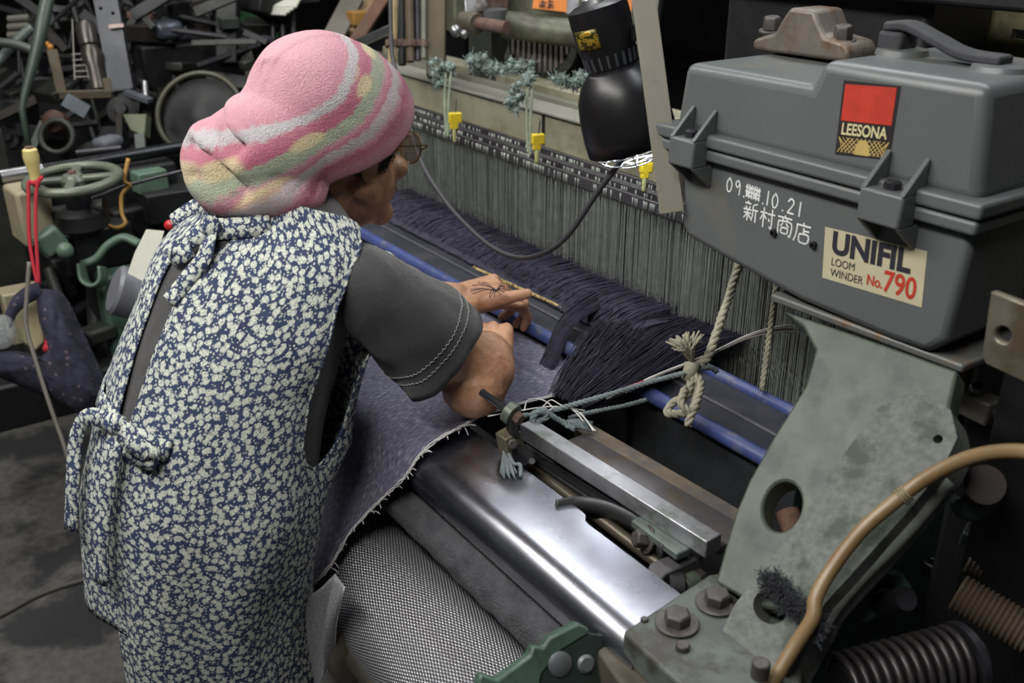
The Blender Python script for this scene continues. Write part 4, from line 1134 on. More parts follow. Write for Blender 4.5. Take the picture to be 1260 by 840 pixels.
# wisps in front of the ear
hw_ = MB(); rnd = random.Random(4)
for k in range(170):
    f = rnd.uniform(0.005, 0.050); x = 0.073 - 0.28 * max(0, f - 0.015)
    p = H(x + rnd.uniform(0, 0.004), f, 0.03); q = H(x + 0.004 - 0.004 * rnd.random(), f - rnd.uniform(0.004, 0.02), -0.005 + rnd.uniform(-0.012, 0.012)); e = H(x - 0.002, f - rnd.uniform(0.01, 0.034), -0.016 - rnd.uniform(0.0, 0.020))
    hw_.tube(smooth_path([p, q, e], 4), [0.0006] * 8 + [0.0003], 3, caps=False)
hw_.build('hair_wisps', HAIR.m, ho, smooth=180, fix=False)

# ---- towel headscarf: star-shaped surface around the head
def towel_mat():
    t = NT('striped_terry_towel')
    u = t.node('ShaderNodeUVMap'); s = t.node('ShaderNodeSeparateXYZ'); t.link(u.outputs[0], s.inputs[0])
    nz = t.noise(16, 3, 0.5); n2 = t.noise(120, 2)
    v = t.math('ADD', s.outputs[1], t.math('MULTIPLY_ADD', nz, 0.05, -0.025)); v = t.math('ADD', v, t.math('MULTIPLY_ADD', n2, 0.055, -0.0275))
    P_ = lin((216, 148, 163)); PL = lin((224, 164, 175)); MG = lin((190, 98, 126)); RP = lin((204, 122, 140)); W_ = lin((206, 198, 202)); SG = lin((170, 178, 152)); GW = lin((206, 190, 194))
    c = t.ramp(v, [(0.0, P_), (0.06, P_), (0.09, RP), (0.13, MG), (0.16, P_), (0.19, GW), (0.23, GW), (0.25, RP), (0.28, lin((214, 150, 165))), (0.31, SG), (0.37, SG), (0.39, MG), (0.46, RP), (0.485, W_), (0.525, W_), (0.545, P_), (0.68, PL), (1.0, PL)])
    # cream flowers woven into the striped band
    vo = t.node('ShaderNodeTexVoronoi'); vo.inputs['Scale'].default_value = 4.2; vo.voronoi_dimensions = '2D'
    mp_ = t.node('ShaderNodeMapping'); mp_.inputs['Scale'].default_value = (2.0, 1.5, 1); t.link(u.outputs[0], mp_.inputs['Vector']); t.link(mp_.outputs[0], vo.inputs['Vector'])
    blot = t.ramp(vo.outputs['Distance'], [(0.20, (1, 1, 1)), (0.30, (0, 0, 0))])
    band = t.ramp(v, [(0.22, (0, 0, 0)), (0.26, (1, 1, 1)), (0.44, (1, 1, 1)), (0.49, (0, 0, 0))])
    c = t.mix(t.math('MULTIPLY', t.math('MULTIPLY', blot, band), 0.9), c, lin((220, 202, 158)))
    t.col(c); t.set(Roughness=1.0); t.b.inputs['Sheen Weight'].default_value = 0.3
    t.bump(t.math('ADD', t.noise(420, 3, 0.7), t.math('MULTIPLY', nz, 1.0)), 1.0, 0.005)
    return t.m
TC = H(0, -0.035, 0.03)
TA = (HF * -0.78 + HU * 0.60 - HR * 0.12).normalized(); TX = (HR - TA * HR.dot(TA)).normalized(); TY = TA.cross(TX)  # TY points backwards or forwards
if TY.dot(HF) < 0: TY = -TY
ells = [(H(0, -0.006, 0.020), 0.096, 0.114, 0.104), (H(0.0, -0.040, 0.045), 0.082, 0.088, 0.088), (H(-0.005, -0.110, -0.015), 0.076, 0.080, 0.070), (H(-0.012, -0.150, -0.030), 0.066, 0.062, 0.058), (H(0.0, -0.110, -0.060), 0.074, 0.090, 0.045)]
def ray_ell(d, c, a, b, e):
    o_ = TC - c
    def sc3(v): return V((v.dot(HR) / a, v.dot(HF) / b, v.dot(HU) / e))
    oo = sc3(o_); dd = sc3(d)
    A = dd.dot(dd); Bq = oo.dot(dd); Cq = oo.dot(oo) - 1
    D = Bq * Bq - A * Cq
    if D < 0: return 0.0
    return max(0.0, (-Bq + math.sqrt(D)) / A)
def tdir(x, y, D): return (U(x, y, D=D) - TC).normalized()
CREASES = [([tdir(282, 130, 1.25), tdir(300, 150, 1.23), tdir(322, 172, 1.22)], 0.060, -0.034),
           ([tdir(222, 182, 1.20), tdir(242, 200, 1.18), tdir(268, 218, 1.18), tdir(305, 232, 1.20)], 0.05, -0.018),
           ([tdir(228, 222, 1.19), tdir(258, 236, 1.18)], 0.05, -0.008),
           ([tdir(236, 150, 1.21), tdir(262, 146, 1.21), tdir(284, 150, 1.22)], 0.07, 0.008),
           ([tdir(410, 68, 1.28), tdir(445, 100, 1.28), tdir(478, 130, 1.30)], 0.03, -0.0025)]
def towel(u, v):
    ph = 2 * PI * u
    ap_ = math.degrees(ph if ph <= PI else 2 * PI - ph)
    rimang = math.radians(interp([(0, 126), (30, 128), (60, 130), (90, 127), (110, 120), (135, 108), (160, 100), (180, 98)], ap_))
    th = rimang * (1 - v)
    d = (TX * math.sin(ph) + TY * math.cos(ph)) * math.sin(th) + TA * math.cos(th)
    rs = [ray_ell(d, *e) for e in ells]
    k = 60.0; m = max(rs)
    r = m + math.log(sum(math.exp((x - m) * k) for x in rs)) / k * 0.55
    back = max(0.0, -d.dot(HF))
    # long soft folds gathered towards the nape
    fold = math.sin(ph * 3 + 5 * v + 1.2 * mnoise.noise(V((ph, v * 2, 0)))) * 0.0022 * back
    dent = 0.0
    for path, w_, amp in CREASES:
        best = 9
        for i in range(len(path) - 1):
            ab = path[i + 1] - path[i]; t = max(0, min(1, (d - path[i]).dot(ab) / ab.dot(ab)))
            q = (d - path[i] - ab * t).length
            best = min(best, q)
        dent += amp * math.exp(-(best / w_) ** 2)
    wr = 0.0012 * mnoise.noise(V((d.x * 3 + 5, d.y * 3, d.z * 3)))
    # seam of the double layer
    sm_ = 0.003 / (1 + math.exp((d.dot(HR) - 0.25 - d.dot(HF) * 0.2) * 90))
    return TC + d * (r + fold + dent + wr + sm_ * 0.6)
tw = MB().grid(towel, 160, 90, lambda u, v: (u, v), closed_u=True)
to = tw.build('headscarf', towel_mat(), person, smooth=180, solid=0.004); weld(to); tag(to, 'pink striped terry towel tied round the head')

# ---- eyeglasses
GLD = M('gilt_frame', (150, 116, 66), 0.25, 0.9, 0.1)
LENS = NT('tinted_lens'); LENS.col(lin((150, 128, 104))); LENS.set(Roughness=0.05, Alpha=0.35)
gl = MB()
for s in (-1, 1):
    c = H(s * 0.033, 0.104, -0.004)
    out = (HF + HR * s * 0.18).normalized(); rx = HR - out * HR.dot(out); rx.normalize(); ux = rx.cross(out)
    if ux.dot(HU) < 0: ux = -ux
    ring = [c + rx * 0.026 * math.cos(2 * PI * k / 32) + ux * 0.022 * math.sin(2 * PI * k / 32) for k in range(32)]
    gl.tube(ring, 0.0011, 6, closed=True)
    gl.tube(smooth_path([c + rx * s * 0.026, H(s * 0.070, 0.098, 0.004), H(s * 0.078, 0.05, 0.004), H(s * 0.081, 0.0, 0.002), H(s * 0.080, -0.02, -0.012)], 5), 0.0011, 6)
gl.tube([H(-0.008, 0.107, 0.0), H(0, 0.111, 0.004), H(0.008, 0.107, 0.0)], 0.0011, 6)
go = gl.build('eyeglasses', GLD, person, smooth=180); tag(go, 'thin gilt wire eyeglasses')
for s in (-1, 1):
    c = H(s * 0.033, 0.104, -0.004); out = (HF + HR * s * 0.18).normalized(); rx = HR - out * HR.dot(out); rx.normalize(); ux = rx.cross(out)
    MB().ell(c, (rx * 0.0255, ux * 0.0215, out * 0.001), 24, 8).build('lens', LENS.m, go, smooth=180)

# ---- dark T-shirt
def shirt_mat():
    t = NT('faded_black_jersey')
    n = t.noise(7, 4); f = t.noise(700, 2)
    t.col(t.ramp(n, [(0.3, lin((46, 46, 47))), (0.7, lin((62, 62, 63)))])); t.set(Roughness=0.95); t.b.inputs['Sheen Weight'].default_value = 0.25
    t.bump(t.math('ADD', t.math('MULTIPLY', f, 0.2), t.noise(14, 3, 0.5, None, 0.8)), 0.7, 0.010)
    return t.m
SHIRT = shirt_mat()
def shirtf(u, v):
    z = 0.72 + (1.212 - 0.72) * v
    off = 0.006 + 0.003 * mnoise.noise(V((math.cos(2 * PI * u) * 3, math.sin(2 * PI * u) * 3, z * 9)))
    return TS(360 * u, z, off)
sb_ = MB().grid(shirtf, 72, 60, closed_u=True)
so = sb_.build('t_shirt', SHIRT, person, smooth=180, solid=0.002); tag(so, 'faded black t-shirt')
def sleeve(S, E, end, r0, r1, seed):
    ax_ = (E - S)
    root = V((-1.165, 0.452, 1.100)) if seed < 2 else V((-1.225, 0.440, 1.090))
    drop = (RGT * -0.008 + V((0, 0, -0.004))) if seed < 2 else V((0, 0, 0))
    line = smooth_path([root, root.lerp(S, 0.55) + V((0, 0, 0.004)), S, S + ax_ * end * 0.5 + drop * 0.3, S + ax_ * end + drop], 8)
    tot = len(line) - 1
    def f(u, v):
        q_ = v * tot; i = min(int(q_), tot - 1); t_ = q_ - i
        p = line[i].lerp(line[i + 1], t_); d = (line[min(i + 2, tot)] - line[max(i - 1, 0)]).normalized()
        a, b = frame_of(d, V((0.3, -0.8, 0.5)))
        t = 2 * PI * u
        r = interp([(0, 0.034), (0.25, r0 * 0.86), (0.5, r0), (1, r1)], v)
        w = 0.0035 * math.sin(t * 3 + v * 9 + seed) * v + 0.006 * mnoise.noise(V((math.cos(t) * 2, math.sin(t) * 2, v * 5 + seed)))
        e = a * math.cos(t) + b * math.sin(t); k = e.dot((RGT * 0.8 + UPV * 0.6).normalized()) if seed < 2 else 0
        q = p + e * (r + w) * (1 + 0.12 * v * v * max(0, -k) - 0.20 * max(0, k) * math.exp(-((v - 0.48) / 0.22) ** 2))
        return q - d * 0.006 * k * v * v
    f.center = lambda vv: line[min(int(vv * tot), tot)]
    return f, f
for S, E, end, sd in ((S_R, E_R, 0.70, 1.0), (S_L, E_L, 0.72, 4.0)):
    f, g = sleeve(S, E, end, 0.060 if sd < 2 else 0.05, 0.069 if sd < 2 else 0.055, sd)
    m_ = MB().grid(f, 48, 30, closed_u=True)
    ko = m_.build('sleeve', SHIRT, so, smooth=180, solid=0.0025)
    st_ = MB()
    for vv in (0.86, 0.905):
        ring = []
        for k in range(120):
            p = V(f(k / 120, vv)); c = f.center(vv)
            d = (p - c).normalized(); ring.append(p + d * 0.0018 + (E - S).normalized() * 0.0012 * (1 if k % 2 else -1))
        for k in range(0, 120, 2): st_.tube([ring[k], ring[(k + 1) % 120]], 0.0007, 4)
        for k in range(1, 120, 2): st_.tube([ring[k], ring[(k + 1) % 120]], 0.0005, 4)
    s2 = st_.build('hem_stitching', M('pale_stitching', (150, 150, 148), 0.9), so, smooth=180, fix=False)

# ---- floral apron
def floral():
    t = NT('navy_floral_cotton')
    u = t.node('ShaderNodeUVMap')
    def vor(scale, rnd_, off=0.0):
        v = t.node('ShaderNodeTexVoronoi'); v.voronoi_dimensions = '2D'; v.inputs['Scale'].default_value = scale; v.inputs['Randomness'].default_value = rnd_
        mp_ = t.node('ShaderNodeMapping'); mp_.inputs['Location'].default_value = (off, off * 1.7, 0)
        nz = t.node('ShaderNodeTexNoise'); nz.noise_dimensions = '2D'; nz.inputs['Scale'].default_value = 220; nz.inputs['Detail'].default_value = 2
        t.link(u.outputs[0], nz.inputs['Vector'])
        add = t.node('ShaderNodeMixRGB'); add.blend_type = 'ADD'; add.inputs[0].default_value = 0.0045
        t.link(u.outputs[0], add.inputs[1]); t.link(nz.outputs['Color'], add.inputs[2])
        t.link(add.outputs[0], mp_.inputs['Vector']); t.link(mp_.outputs[0], v.inputs['Vector']); return v
    a = vor(98, 0.9); b = vor(200, 1.0, 3.3)
    big = t.ramp(a.outputs['Distance'], [(0.33, (1, 1, 1)), (0.40, (0, 0, 0))])
    # petals: darker rings and a centre inside each flower
    ringv = t.math('SINE', t.math('MULTIPLY', a.outputs['Distance'], 44))
    rings = t.ramp(ringv, [(0.40, (0, 0, 0)), (0.72, (1, 1, 1))])
    brk = t.ramp(t.noise(330, 2, 0.5, u.outputs[0]), [(0.40, (0, 0, 0)), (0.52, (1, 1, 1))])
    small = t.ramp(b.outputs['Distance'], [(0.20, (1, 1, 1)), (0.28, (0, 0, 0))])
    mask = t.math('MAXIMUM', big, t.math('MULTIPLY', small, 0.85))
    mask = t.math('SUBTRACT', mask, t.math('MULTIPLY', t.math('MULTIPLY', rings, brk), 0.85))
    navy = t.ramp(t.noise(30, 3), [(0.3, lin((38, 48, 76))), (0.7, lin((52, 63, 92)))])
    cream = t.ramp(t.noise(300, 2), [(0.3, lin((184, 188, 174))), (0.7, lin((208, 211, 198)))])
    t.col(t.mix(mask, navy, cream)); t.set(Roughness=0.9)
    t.bump(t.noise(900, 2), 0.15, 0.001)
    return t.m
FLORAL = floral()
def interp(tab, z):
    if z <= tab[0][0]: return tab[0][1]
    for i in range(len(tab) - 1):
        if z <= tab[i + 1][0]:
            t = (z - tab[i][0]) / (tab[i + 1][0] - tab[i][0]); return tab[i][1] * (1 - t) + tab[i + 1][1] * t
    return tab[-1][1]
def aoff(th, z):
    o_ = 0.013 + 0.003 * mnoise.noise(V((th * 0.035, z * 7, 2.0)))
    k = max(0.0, min(1.0, (0.95 - z) / 0.30))
    o_ += 0.012 * max(0, min(1, (th - 35) / 30)) * max(0, min(1, (z - 1.0) / 0.06))
    o_ += k * (0.0065 * math.sin(math.radians(th) * 7 + 1.5 * mnoise.noise(V((th * 0.02, z * 3, 0)))) + 0.010 * mnoise.noise(V((th * 0.03, z * 2.0, 7)))) + 0.010 * k
    if th > 97: 
        q = min(1, (th - 97) / 28.0); o_ += 0.034 * q * q * (3 - 2 * q) * max(0, min(1, (z - 0.84) / 0.06)) * max(0, 1 - (th - 125) / 60 if th > 125 else 1)
    return o_
def apt(th, z): return TS(th, z, aoff(th, z))
GL = [(0.60, -11), (0.96, -11), (0.99, -9), (1.05, -7), (1.11, -3), (1.15, 5), (1.175, 14), (1.195, 26), (1.205, 30)]   # edge of the right panel along the open back
AR = [(0.900, 97), (0.905, 90), (0.915, 84), (0.94, 79), (0.99, 76), (1.05, 73), (1.10, 71), (1.14, 76), (1.160, 90), (1.172, 100), (1.184, 88), (1.195, 66), (1.205, 46)]          # armhole edge
AFR = [(0.900, 97), (0.905, 104), (0.915, 110), (0.94, 114), (1.00, 117), (1.06, 122), (1.12, 130)]
HEMZ = 0.56
def panel(t0, t1, z0, z1, nu, nv):
    mb = MB()
    def P2(u, v):
        z = z0 + (z1 - z0) * v; a = t0(z); b = t1(z)
        th = a + (b - a) * u; return apt(th, z)
    def UV2(u, v):
        z = z0 + (z1 - z0) * v; th = t0(z) + (t1(z) - t0(z)) * u
        return (math.radians(th) * 0.150, z * 1.08)
    return mb.grid(P2, nu, nv, UV2)
def merge(dst, src):
    k = len(dst.f); 
    for i, uv in src.uv.items(): dst.uv[k + i] = uv
    dst.add(src.v, src.f)
ap = MB()
merge(ap, panel(lambda z: interp(GL, z), lambda z: 97, HEMZ, 0.90, 60, 40))
merge(ap, panel(lambda z: 97, lambda z: 200, HEMZ, 0.90, 40, 40))
merge(ap, panel(lambda z: interp(GL, z), lambda z: interp(AR, z), 0.90, 1.205, 60, 60))
merge(ap, panel(lambda z: interp(AFR, z), lambda z: 200, 0.90, 1.12, 40, 30))
ao = ap.build('apron', FLORAL, person, smooth=180, solid=0.0018, fix=False); weld(ao); tag(ao, 'navy apron with small cream flowers, open at the back')
# left panel of the apron with its strap
LI = [(0.68, -4), (0.90, -4), (0.955, -8), (0.975, -20), (1.07, -23), (1.13, -23), (1.16, -24), (1.185, -26), (1.20, -28)]
lp = panel(lambda z: -165, lambda z: interp(LI, z), 0.70, 0.955, 60, 24)
ap2 = MB(); merge(ap2, lp)
merge(ap2, panel(lambda z: -80 if z < 1.10 else -80 + (z - 1.10) * 380, lambda z: interp(LI, z), 0.955, 1.20, 24, 30))
def shift(mb, d):
    mb.v = [tuple(V(p) + d) for p in mb.v]; return mb
ap2 = shift(ap2, -TF * 0.0)
MBx = ap2.build('apron_side', FLORAL, ao, smooth=180, solid=0.0018, fix=False); weld(MBx)
# piping along the edges, ties and bows
def ribbon(path, wd_, nrm, mat, parent, name='tie', n=6, crinkle=0.0):
    pts = smooth_path(path, n); mb = MB(); L = 0; k = len(pts)
    vs = []; Ls = []
    for i, p in enumerate(pts):
        d = (pts[min(i + 1, k - 1)] - pts[max(i - 1, 0)]).normalized()
        if i: L += (p - pts[i - 1]).length
        nn = V(nrm[min(len(nrm) - 1, int(i / max(1, k - 1) * (len(nrm) - 1) + 0.5))]) if isinstance(nrm, list) else V(nrm)
        s_ = d.cross(nn).normalized()
        ww = wd_ * (1 + crinkle * math.sin(i * 1.7))
        vs += [p - s_ * ww / 2, p + nn.normalized() * 0.002 * math.sin(i * 1.1), p + s_ * ww / 2]; Ls.append(L)
    for i in range(k - 1):
        for j in range(2):
            mb.uv[len(mb.f)] = [(Ls[i], j * wd_ / 2), (Ls[i], (j + 1) * wd_ / 2), (Ls[i + 1], (j + 1) * wd_ / 2), (Ls[i + 1], j * wd_ / 2)]
            mb.f.append((3 * i + j, 3 * i + j + 1, 3 * i + 3 + j + 1, 3 * i + 3 + j))
    mb.v = [tuple(v) for v in vs]
    return mb.build(name, mat, parent, smooth=180, solid=0.0016, fix=False)
nb_ = -TF + V((0, 0, 0.4))
def at(th, z, o_): return TS(th, z, o_)
# neck: strap from the left shoulder to the knot and from the right panel to the knot, hanging tail
knot = at(-4, 1.178, 0.026)
ribbon([at(-62, 1.16, 0.02), at(-45, 1.185, 0.022), at(-25, 1.19, 0.022), knot], 0.026, nb_, FLORAL, ao)
ribbon([at(32, 1.185, 0.018), at(16, 1.182, 0.024), knot], 0.026, nb_, FLORAL, ao)
ribbon([knot, at(2, 1.165, 0.030), at(3, 1.15, 0.024), at(-1, 1.13, 0.018), at(-6, 1.105, 0.020)], 0.022, nb_, FLORAL, ao)
ribbon([knot, at(-10, 1.168, 0.034), at(-17, 1.155, 0.028), at(-14, 1.148, 0.024), at(-6, 1.160, 0.030)], 0.022, nb_, FLORAL, ao)
kb_ = MB().ell(knot, (TR * 0.016, V((0, 0, 1)) * 0.014, TF * 0.011)); 
for i in range(len(kb_.f)): kb_.uv[i] = [(kb_.v[j][0] * 0.7 + kb_.v[j][1], kb_.v[j][2]) for j in kb_.f[i]]
kb_.build('bow_knot', FLORAL, ao, smooth=180)
# waist: knot, two tails and a loop
kn3 = at(-14, 0.972, 0.026)
ribbon([at(-70, 0.975, 0.018), at(-40, 0.978, 0.020), at(-24, 0.976, 0.022), kn3], 0.026, nb_, FLORAL, ao, crinkle=0.1)
ribbon([at(14, 0.955, 0.018), at(4, 0.962, 0.022), at(-6, 0.968, 0.026), kn3], 0.026, nb_, FLORAL, ao, crinkle=0.1)
ribbon([kn3, at(-2, 0.965, 0.034), at(8, 0.955, 0.030), at(6, 0.946, 0.026), at(-4, 0.958, 0.032)], 0.022, nb_, FLORAL, ao)
ribbon([kn3, at(-30, 0.97, 0.036), at(-38, 0.94, 0.038), at(-37, 0.89, 0.036), at(-36, 0.82, 0.036)], 0.022, nb_, FLORAL, ao)
ribbon([kn3, at(-10, 0.95, 0.032), at(-11, 0.91, 0.030), at(-12, 0.85, 0.030), at(-12, 0.78, 0.032)], 0.024, nb_, FLORAL, ao)
kb_ = MB().ell(kn3, (TR * 0.017, V((0, 0, 1)) * 0.015, TF * 0.012))
for i in range(len(kb_.f)): kb_.uv[i] = [(kb_.v[j][0] * 0.7 + kb_.v[j][1], kb_.v[j][2]) for j in kb_.f[i]]
kb_.build('bow_knot', FLORAL, ao, smooth=180)
# bound edge of the armhole
edge = MB()
pts = [apt(interp(AR, z), z) for z in [0.905 + (1.16 - 0.905) * k / 40 for k in range(41)]]
edge.tube(pts, 0.0024, 6)
edge.tube([apt(interp(AFR, z), z) for z in [0.905 + 0.2 * k / 24 for k in range(25)]], 0.0024, 6)
edge.tube([apt(interp(GL, z), z) for z in [0.66 + 0.52 * k / 60 for k in range(61)]], 0.0016, 6)
for i in range(len(edge.f)): edge.uv[i] = [(edge.v[j][0] + edge.v[j][1], edge.v[j][2]) for j in edge.f[i]]
edge.build('bound_edge', FLORAL, ao, smooth=180)
# trousers and shoes
TROU = M('dark_trousers', (40, 42, 50), 0.95, 0, 0.15, 20, 0.3, 300)
tm = MB()
for s in (-1, 1):
    hip = V((-1.135, 0.285, 0.80)) + TR * s * 0.055; kn_ = V((-1.13, 0.285, 0.43)) + TR * s * 0.070 + TF * 0.018; an = V((-1.13, 0.27, 0.10)) + TR * s * 0.09
    tm.tube(smooth_path([hip + V((0, 0, 0.04)), hip, (hip + kn_) / 2, kn_, (kn_ + an) / 2, an], 4), [0.064] * 5 + [0.064] * 4 + [0.066] * 4 + [0.068] * 4 + [0.064] * 4, 24)
tm.build('trousers', TROU, person, smooth=180)
for s in (-1, 1):
    an = V((-1.13, 0.27, 0.03)) + TR * s * 0.09
    MB().caps(an - TF * 0.035, an + TF * 0.13 + V((0, 0, -0.002)), 0.041, 0.036).build('shoe', BLACKM, person, smooth=180)

# ================================================================ denim cloth over the breast beam
def denim_mat():
    t = NT('raw_indigo_denim')
    u = t.node('ShaderNodeUVMap'); s = t.node('ShaderNodeSeparateXYZ'); t.link(u.outputs[0], s.inputs[0])
    st = t.node('ShaderNodeTexNoise'); st.inputs['Scale'].default_value = 1.0; st.inputs['Detail'].default_value = 3
    mp_ = t.node('ShaderNodeMapping'); mp_.inputs['Scale'].default_value = (700, 90, 1); t.link(u.outputs[0], mp_.inputs['Vector']); t.link(mp_.outputs[0], st.inputs['Vector'])
    tw = t.math('SINE', t.math('MULTIPLY', t.math('ADD', s.outputs[0], t.math('MULTIPLY', s.outputs[1], 0.6)), 2 * PI * 420))
    sl = t.ramp(st.outputs['Fac'], [(0.40, lin((86, 84, 106))), (0.58, lin((122, 121, 138))), (0.70, lin((186, 186, 194)))])
    dk = t.mix(t.math('MULTIPLY_ADD', tw, 0.12, 0.12), sl, lin((58, 57, 78)))
    geo = t.node('ShaderNodeNewGeometry')
    t.col(dk); t.set(Roughness=0.95); t.bump(t.math('ADD', st.outputs['Fac'], t.math('MULTIPLY', tw, 0.2)), 0.4, 0.0015)
    return t.m
DENIM = denim_mat()
cloth = thing('denim_cloth', 'length of raw indigo denim with white frayed cut edge draped over the beam', 'cloth', (-1.2, 0.55, 0.88))
# profile of the drape in Y,Z with the position of its cut edge in X
PYZ = [(0.872, 0.886), (0.80, 0.888), (0.72, 0.890), (0.655, 0.8905), (0.61, 0.8905), (0.565, 0.890), (0.535, 0.880), (0.516, 0.850), (0.498, 0.810), (0.470, 0.765), (0.432, 0.715), (0.404, 0.665), (0.392, 0.615), (0.388, 0.575)]
EDGE_PX = [(690, 492), (650, 496), (618, 507), (585, 522), (560, 541), (527, 563), (500, 591), (470, 616), (440, 651), (420, 690), (405, 711), (385, 726), (358, 729)]
epts = []
for x, y in EDGE_PX:
    best = None
    for i in range(len(PYZ) - 1):
        (y0, z0), (y1, z1) = PYZ[i], PYZ[i + 1]
        nrm = V((0, z1 - z0, -(y1 - y0)))
        p = U(x, y, P=(0, y0, z0), N=nrm)
        t = ((p.y - y0) * (y1 - y0) + (p.z - z0) * (z1 - z0)) / ((y1 - y0) ** 2 + (z1 - z0) ** 2)
        if -0.02 <= t <= 1.02 and (best is None or p.x > best.x): best = p
    if best: epts.append(best)
epts.sort(key=lambda p: -(p.z + p.y))
def edge_x(y, z):
    k = z + y
    for i in range(len(epts) - 1):
        a_, b_ = epts[i], epts[i + 1]
        if a_.z + a_.y >= k >= b_.z + b_.y:
            t = (a_.z + a_.y - k) / max(1e-6, (a_.z + a_.y - b_.z - b_.y)); return a_.x + (b_.x - a_.x) * t
    if k > epts[0].z + epts[0].y: return epts[0].x - (k - epts[0].z - epts[0].y) * 0.9
    return epts[-1].x - (epts[-1].z + epts[-1].y - k) * 0.8
PR = [(y, z, edge_x(y, z)) for y, z in PYZ]
PRs = smooth_path([V(p) for p in PR], 8)
def clo(u, v):
    f = v * (len(PRs) - 1); i = min(int(f), len(PRs) - 2); t = f - i
    p = PRs[i].lerp(PRs[i + 1], t)
    xe = p.z; x = xe + (-1.88 - xe) * (u ** 1.3)
    y, z = p.x, p.y
    hang = max(0, min(1, (0.86 - z) / 0.15))
    y += hang * (0.010 * math.sin(x * 26 + z * 9) + 0.008 * mnoise.noise(V((x * 8, z * 8, 0)))) 
    flatk = 1 - hang
    z += flatk * 0.004 * abs(mnoise.noise(V((x * 14, y * 14, 3)))) 
    # edge lifts a little where the fabric ends
    z += flatk * 0.010 * math.exp(-((x - xe) / 0.025) ** 2) * max(0, min(1, (0.72 - y) / 0.1)) * max(0, min(1, (y - 0.50) / 0.05)) 
    return V((x, y, z))
LEN = [0]
for i in range(len(PRs) - 1): LEN.append(LEN[-1] + V((PRs[i + 1].x - PRs[i].x, PRs[i + 1].y - PRs[i].y, 0)).length)
def cuv(u, v):
    p = clo(u, v); f = v * (len(LEN) - 1); i = min(int(f), len(LEN) - 2)
    return (p.x, LEN[i] + (LEN[i + 1] - LEN[i]) * (f - i))
co = MB().grid(clo, 150, 120, cuv).build('fabric', DENIM, cloth, smooth=180, solid=0.0014, fix=False)
# turned flap at the lower corner, pale reverse side out
REV = NT('denim_reverse')
n_ = REV.noise(300, 3); REV.col(REV.ramp(n_, [(0.3, lin((120, 120, 126))), (0.7, lin((158, 158, 160)))])); REV.set(Roughness=0.95); REV.bump(n_, 0.3, 0.001)
c0 = U(358, 728, Y=0.390); c1 = U(412, 706, Y=0.400); c2 = U(424, 722, Y=0.402); c4 = U(392, 838, Y=0.385)
def flap(u, v):
    a = [c0, U(380, 733, Y=0.385), U(396, 722, Y=0.388), c1, c2]
    b = [c4 + V((0.0, -0.004, 0)), U(384, 842, Y=0.380), U(392, 846, Y=0.378), U(398, 836, Y=0.385), U(412, 800, Y=0.400)]
    f = u * 4; i = min(int(f), 3); t = f - i; t = t * t * (3 - 2 * t)
    p = a[i].lerp(a[i + 1], t); q = b[i].lerp(b[i + 1], t)
    r = p.lerp(q, v)
    return r + V((0.0, -0.010 * math.sin(PI * v) * math.sin(u * 9), 0))
fo = MB().grid(flap, 40, 24).build('flap', REV.m, cloth, smooth=180, solid=0.0014, fix=False); tag(fo, 'turned corner showing the pale grey reverse side')
# frayed white edge: selvage threads
ed = MB(); rnd = random.Random(2)
for off in (0.0, 0.004):
    ed.tube([clo(off * 2, k / 160) + V((0.0015 + rnd.gauss(0, 0.0006), rnd.gauss(0, 0.0006), 0.0022 + off * 0.3)) for k in range(14, 158)], 0.0011, 5)
for k in range(46):
    v = rnd.uniform(0.3, 0.98); p = clo(0, v); d = V((rnd.uniform(0.2, 1), rnd.uniform(-0.6, 0.4), rnd.uniform(-0.5, 0.6))).normalized() * rnd.uniform(0.004, 0.012)
    if rnd.random() < 0.15: d *= 1.8
    ed.tube([p, p + d * 0.6 + V((0, 0, 0.002)), p + d], 0.0007, 4)
rim_ = [flap(0.0, k / 12) for k in range(13)] + [flap(k / 20, 1.0) for k in range(21)] + [flap(1, 1 - k / 12) for k in range(13)]
ed.tube(rim_, 0.0010, 5)
eo = ed.build('frayed_edge', WTH, cloth, smooth=180, fix=False); tag(eo, 'white frayed cut edge', kind='stuff')

# ================================================================ reed hook in the left hand
h0 = U(583, 329, Y=0.905); h1 = U(687, 376, Y=0.845)
d = (h1 - h0); 
hk = thing('reed_hook', 'thin pale bamboo reed hook held in the left hand', 'hook', tuple(h0))
BAM = NT('banded_bamboo'); wv = BAM.noise(190, 2); BAM.col(BAM.ramp(wv, [(0.42, lin((96, 80, 50))), (0.5, lin((196, 178, 116))), (0.8, lin((206, 190, 132)))])); BAM.set(Roughness=0.5)
MB().tube([h0 + d * k / 24 for k in range(25)], [0.0026 + 0.0005 * (k % 6 == 0) for k in range(24)] + [0.0016], 8).build('stick', BAM.m, hk, smooth=180)
MB().tube(smooth_path([h1, h1 + d.normalized() * 0.006, h1 + d.normalized() * 0.008 + V((0, 0, -0.003))], 3), 0.001, 6).build('hook_tip', STEEL, hk, smooth=180)
# black ends of yarn lying over the left hand
mb = MB(); rnd = random.Random(8)
for k in range(14):
    c = U(612, 358, Y=0.80); a = rnd.uniform(0, 2 * PI)
    p = U(612 + rnd.uniform(-4, 4), 357 + rnd.uniform(-2, 2), Y=0.797); q = U(600 + 22 * math.cos(a), 356 + 10 * math.sin(a), Y=0.790)
    mb.tube(smooth_path([p, (p + q) / 2 + V((0, -0.002, 0.004)), q], 4), 0.0006, 4)
tag(mb.build('thread_ends', INDIGO, None, smooth=180, fix=False), 'dark indigo thread ends held over the back of the left hand', 'thread', kind='stuff')

